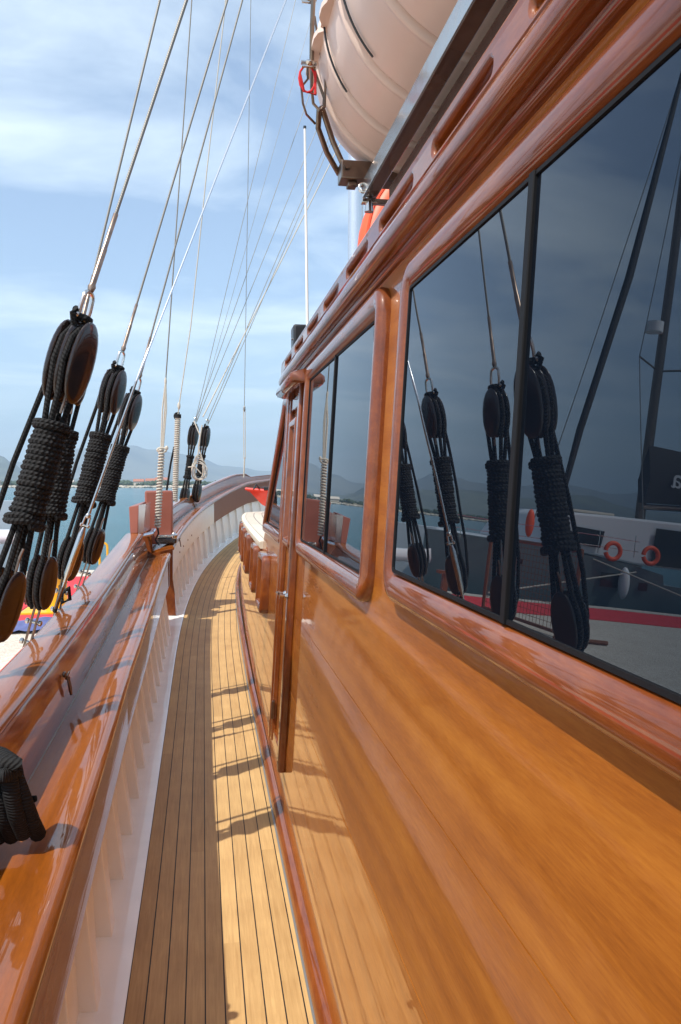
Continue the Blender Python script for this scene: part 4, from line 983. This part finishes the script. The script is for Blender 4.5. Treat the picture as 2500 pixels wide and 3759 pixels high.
m.grid(rows, closeu=True, capends=True); m.build('sail_cover', M['canvas'], ct, ang=50)
m = MB(); m.tube([(-11.3, 19.3, 2.25), (-15, 19.3, 2.5)], .08, 8); m.build('boom', M['oldsteel'], ct)
# pale letters on the cover (only the first ones can be seen)
for txt, x in (('a', -11.95),):
    tcv = bpy.data.curves.new('cover_letter', 'FONT'); tcv.body = txt; tcv.size = .75; tcv.extrude = .01
    to = bpy.data.objects.new('cover_letter', tcv); col.objects.link(to)
    me = bpy.data.meshes.new_from_object(to.evaluated_get(bpy.context.evaluated_depsgraph_get())); bpy.data.objects.remove(to)
    me.materials.clear(); me.materials.append(M['lightletter'])
    o = bpy.data.objects.new('cover_letter', me); col.objects.link(o); o.parent = ct; o.rotation_euler = (R(90), 0, 0); o.location = Vector((x - .2, 18.93, 2.85)) - Vector(ct.location)
m = MB(); m.tube([(-7.95, 17.95, 1.2), (-8.2, 18, 1.76), (-8.5, 18, 3.9), (-9.4, 18.2, 7.96), (-10.2, 18.8, 11.5), (-11.1, 19.5, 15)], [.05, .06, .09, .10, .08, .05], 10); m.build('furled_jib', M['canvas'], ct)
m = MB()
for a, b in (((-7.6, 18.2, 1.1), (-10.9, 19.5, 14)), ((-10.7, 19.4, 6.3), (-10.8, 18.4, 1.9)), ((-10.7, 19.4, 6.3), (-11.35, 19.5, 14)), ((-12.7, 19.4, 6.2), (-12.9, 18.6, 1.9)), ((-12.7, 19.4, 6.2), (-11.35, 19.5, 14)), ((-11.35, 19.5, 14), (-14.5, 19.3, 2.7))): m.tube([a, b], .014, 5)
m.build('rigging', M['wire'], ct)
for x in (-9.5, -10.55):
    lr = empty('ring_buoy', (x, 17.5, .75), 'orange ring buoy on the catamaran rail, %s one' % ('left in the mirror' if x == -9.5 else 'right in the mirror'), 'ring buoy', 'ring buoys on the catamaran')
    m = MB(); m.tube(arc((x, 17.5, 1.0), (1, 0, 0), (0, 0, 1), .20, 0, 345, 24), .055, 10); m.build('ring', M['orange'], lr)
m = MB()
for x in (-5.6, -6.8, -8.0, -9.2, -10.2): m.tube([(x, 17.68, .9), (x, 17.68, 1.45)], .012, 6)
m.tube([(-5.4, 17.7, 1.45), (-10.3, 17.65, 1.30)], .008, 5); m.tube([(-5.4, 17.7, 1.15), (-10.3, 17.65, 1.05)], .008, 5); m.build('guardrail', M['steel'], ct)
m = MB(); m.tube([(-5.9, 16.2, ZQ + .1), (-10.2, 17.5, .55)], .018, 6); m.tube([(-12, 16.2, ZQ + .1), (-9.0, 17.5, .75)], .018, 6); m.build('mooring_line', M['wrope'], ct)
m = MB(); m.ellip((-9.85, 17.42, .25), (Vector((1, 0, 0)), Vector((0, 1, 0)), Vector((0, 0, 1))), (.14, .14, .40), 12, 10); m.build('fender', M['catwhite'], ct)
m = MB()
for i in range(7): m.ellip((-8.15 + random.uniform(-.25, .25), 17.9, 1.35 + random.uniform(-.3, .3)), (Vector((1, 0, 0)), Vector((0, 1, 0)), Vector((0, 0, 1))), (.14, .08, .22), 8, 6)
tag(m.build('blue_towels', M['bluecloth']), 'blue cloth bunch hung at the front of the catamaran cabin', 'cloth')
m = MB(); m.ellip((-7.5, 18.0, 1.45), (Vector((1, 0, 0)), Vector((0, 1, 0)), Vector((0, 0, 1))), (.12, .1, .35), 10, 8); tag(m.build('life_jacket', M['orange']), 'orange life jacket hung on the catamaran foredeck rail', 'life jacket')

# ------------------------------------------------------------------ sea, breakwater, shore, hills
ZW = -1.25
def sea_mat():
    m, n, b = newmat('sea_water'); L = n.links.new
    b.inputs['Base Color'].default_value = (.022, .105, .135, 1); b.inputs['Roughness'].default_value = .12; b.inputs['IOR'].default_value = 1.33
    t = n.nodes.new('ShaderNodeTexCoord'); res = None
    mp_ = n.nodes.new('ShaderNodeMapping'); mp_.inputs['Scale'].default_value = (1, 2.2, 1); mp_.inputs['Rotation'].default_value = (0, 0, R(12)); L(t.outputs['Object'], mp_.inputs['Vector'])
    n1 = n.nodes.new('ShaderNodeTexNoise'); n1.inputs['Scale'].default_value = 1.6; n1.inputs['Detail'].default_value = 8; n1.inputs['Roughness'].default_value = .62; L(mp_.outputs[0], n1.inputs['Vector'])
    bp = n.nodes.new('ShaderNodeBump'); bp.inputs['Strength'].default_value = .85; bp.inputs['Distance'].default_value = .16; L(n1.outputs['Fac'], bp.inputs['Height']); L(bp.outputs[0], b.inputs['Normal'])
    n2 = n.nodes.new('ShaderNodeTexNoise'); n2.inputs['Scale'].default_value = .02; n2.inputs['Detail'].default_value = 3; L(mp_.outputs[0], n2.inputs['Vector'])
    r = n.nodes.new('ShaderNodeValToRGB'); r.color_ramp.elements[0].position = .3; r.color_ramp.elements[1].position = .7; r.color_ramp.elements[0].color = (.008, .085, .110, 1); r.color_ramp.elements[1].color = (.018, .13, .155, 1)
    L(n2.outputs['Fac'], r.inputs[0]); L(r.outputs[0], b.inputs['Base Color'])
    return m
m = MB(); s_ = 5200; m.add([(-s_, -s_, ZW), (s_, -s_, ZW), (s_, s_, ZW), (-s_, s_, ZW)], [(0, 1, 2, 3)]); tag(m.build('sea', sea_mat(), smooth=False), kind='structure')
from mathutils import noise as mnoise
def pol(azd, d): return Vector((d * math.sin(R(azd)), d * math.cos(R(azd)), 0))
def bw_dist(a): return 430 - 3.2 * max(-35, min(40, a))*1.0
m = MB(); rnd = random.Random(3); 
for i in range(1150):
    a = -70 + 100 * i / 1150 + rnd.uniform(-.05, .05); d = bw_dist(a) + rnd.uniform(0, 5); p = pol(a, d); s = rnd.uniform(.5, 1.25)
    ax = (Vector((1, 0, 0)), Vector((0, 1, 0)), Vector((0, 0, 1))); m.ellip((p.x, p.y, ZW + rnd.uniform(.1, .7)), ax, (s * rnd.uniform(.9, 1.8), s * 1.2, s * .8), 6, 4)
tag(m.build('breakwater_rocks', M['rockm'], smooth=False), 'long low line of pale boulders across the bay', 'breakwater', kind='stuff')
m = MB(); rows = []
for a in range(-60, 61, 2):
    row = []
    for dd, z in ((3, -.2), (8, .9), (30, 1.2), (300, 2.0), (900, 4.0)): p = pol(a, bw_dist(a) + dd); row.append((p.x, p.y, ZW + z))
    rows.append(row)
m.grid(rows); tag(m.build('shore', plain('shore_ground', (.20, .17, .09), .9, noise=.4, nscale=.03)), kind='structure')
m = MB()
for i in range(900):
    a = rnd.uniform(-46, 14); d = bw_dist(a) + rnd.choice((60, 120, 200, 350)) + rnd.uniform(-25, 25); p = pol(a, d); s = rnd.uniform(.6, 1.5) * (1 + d / 1500)
    for k in range(3): m.ellip((p.x + rnd.uniform(-2, 2) * s * .5, p.y + rnd.uniform(-2, 2), ZW + s * rnd.uniform(.5, 1.1) + 1), (Vector((1, 0, 0)), Vector((0, 1, 0)), Vector((0, 0, 1))), (s * rnd.uniform(.6, 1.2), s, s * rnd.uniform(.6, 1.0)), 6, 4)
tag(m.build('shore_trees', M['farleaf']), 'belt of small dark trees and scrub behind the boulder line', 'trees', kind='stuff')
hn = 0
for (px, w_, h_, lab) in ((30, 14, 4, 'pale long low shed at the far left of the shore'), (255, 26, 3.5, 'long white shed on the shore left of the second tackle'), (560, 9, 5, 'cream house on the far shore behind the white served rope'), (598, 12, 6, 'terracotta roofed house on the far shore right of the served rope'), (520, 10, 4.5, 'small cream house on the far shore left of the served rope'), (425, 11, 4, 'cream house on the far shore just right of the third tackle')):
    a = math.degrees(math.atan((px - 746) / 2854)); d = bw_dist(a) + 75; w_ *= .6; h_ *= .62; p = pol(a, d); hs = empty('house', (p.x, p.y, ZW + 1.2), lab, 'house', 'houses on the far shore')
    m = MB(); m.box((p.x - w_ / 2, p.y - 4, ZW + 1), (p.x + w_ / 2, p.y + 4, ZW + 1 + h_)); m.build('wall', M['housew'], hs, smooth=False)
    m = MB(); z = ZW + 1 + h_; m.grid([[(p.x - w_ / 2 - .4, p.y - 4.4, z), (p.x - w_ / 2 - .4, p.y, z + 1.6), (p.x - w_ / 2 - .4, p.y + 4.4, z)], [(p.x + w_ / 2 + .4, p.y - 4.4, z), (p.x + w_ / 2 + .4, p.y, z + 1.6), (p.x + w_ / 2 + .4, p.y + 4.4, z)]], closeu=True, capends=True); m.build('roof', M['roofm'] if h_ > 2.75 else M['housew'], hs, smooth=False)
def interp(T, a):
    if a <= T[0][0]: return T[0][1]
    for (x0, y0), (x1, y1) in zip(T, T[1:]):
        if a <= x1:
            t = (a - x0) / (x1 - x0); t = t * t * (3 - 2 * t); return y0 + (y1 - y0) * t
    return T[-1][1]
def hills(name, T, D, depth, seed, mat, rough):
    m = MB(); rows = []
    a = -62.0
    while a <= 60:
        e = interp(T, a); row = []
        for j in range(15):
            t = j / 14; d = D - depth * (1 - t) if j < 11 else D + depth * (t - 10 / 14)
            prof = math.sin(min(1.0, t / (10 / 14)) * PI / 2) ** 1.4 if j <= 10 else max(0, 1 - (t - 10 / 14) * 3)
            hgt = D * math.tan(R(e)) + H
            nz = mnoise.fractal(Vector((a * .35 + seed, d / 260, seed)), 1.0, 2.1, 6) * rough * hgt
            p = pol(a, d); row.append((p.x, p.y, ZW + hgt * prof + nz * prof * (1.0 if j != 10 else .35)))
        rows.append(row); a += .35
    m.grid(rows); return tag(m.build(name, mat, ang=180), kind='structure')
hm = plain('hill_scrub', (.10, .105, .055), .95, noise=.45, nscale=.012)
hm2 = plain('hill_rocky', (.16, .15, .10), .95, noise=.35, nscale=.006)
far = [(-60, 2.9), (-45, 3.0), (-33.5, 2.9), (-30, 2.4), (-26.8, 2.65), (-23.7, 2.3), (-20.5, 2.2), (-18, 2.65), (-15.5, 1.6), (-13.6, 1.35), (-11.9, 1.25), (-10, 1.7), (-8.3, 2.2), (-5.2, 2.38), (-3.5, 2.05), (-2.2, 1.85), (0, 1.6), (1.3, 1.15), (2.7, 1.05), (4, .82), (6, .8), (15, 1.2), (60, 2)]
near = [(-60, 2.0), (-40, 1.9), (-32, 1.6), (-28, 2.1), (-24, 1.6), (-20, 1.75), (-17, 1.45), (-15, 1.05), (-14.2, 1.72), (-13.6, 1.68), (-12.76, 1.15), (-11.9, .58), (-11, .35), (-9, .3), (-7.5, .45), (-6.3, .30), (-4, .2), (0, .15), (8, .3), (60, 1)]
hills('far_hills', far, 4300, 1500, 11.3, hm2, .10)
hills('near_hills', near, 2500, 800, 4.7, hm, .07)
# haze
m = MB(); m.box((-5150, -1500, ZW - 1.2), (5150, 4900, 330)); hz = m.build('haze', M['white'], smooth=False); tag(hz, kind='stuff')
hmn = bpy.data.materials.new('haze_air'); hmn.use_nodes = True; hn_ = hmn.node_tree; hn_.nodes.clear()
vo = hn_.nodes.new('ShaderNodeOutputMaterial'); pv = hn_.nodes.new('ShaderNodeVolumePrincipled'); pv.inputs['Color'].default_value = (.55, .77, 1.0, 1); pv.inputs['Density'].default_value = .00038; pv.inputs['Anisotropy'].default_value = .0
hn_.links.new(pv.outputs[0], vo.inputs['Volume']); hz.data.materials.clear(); hz.data.materials.append(hmn)
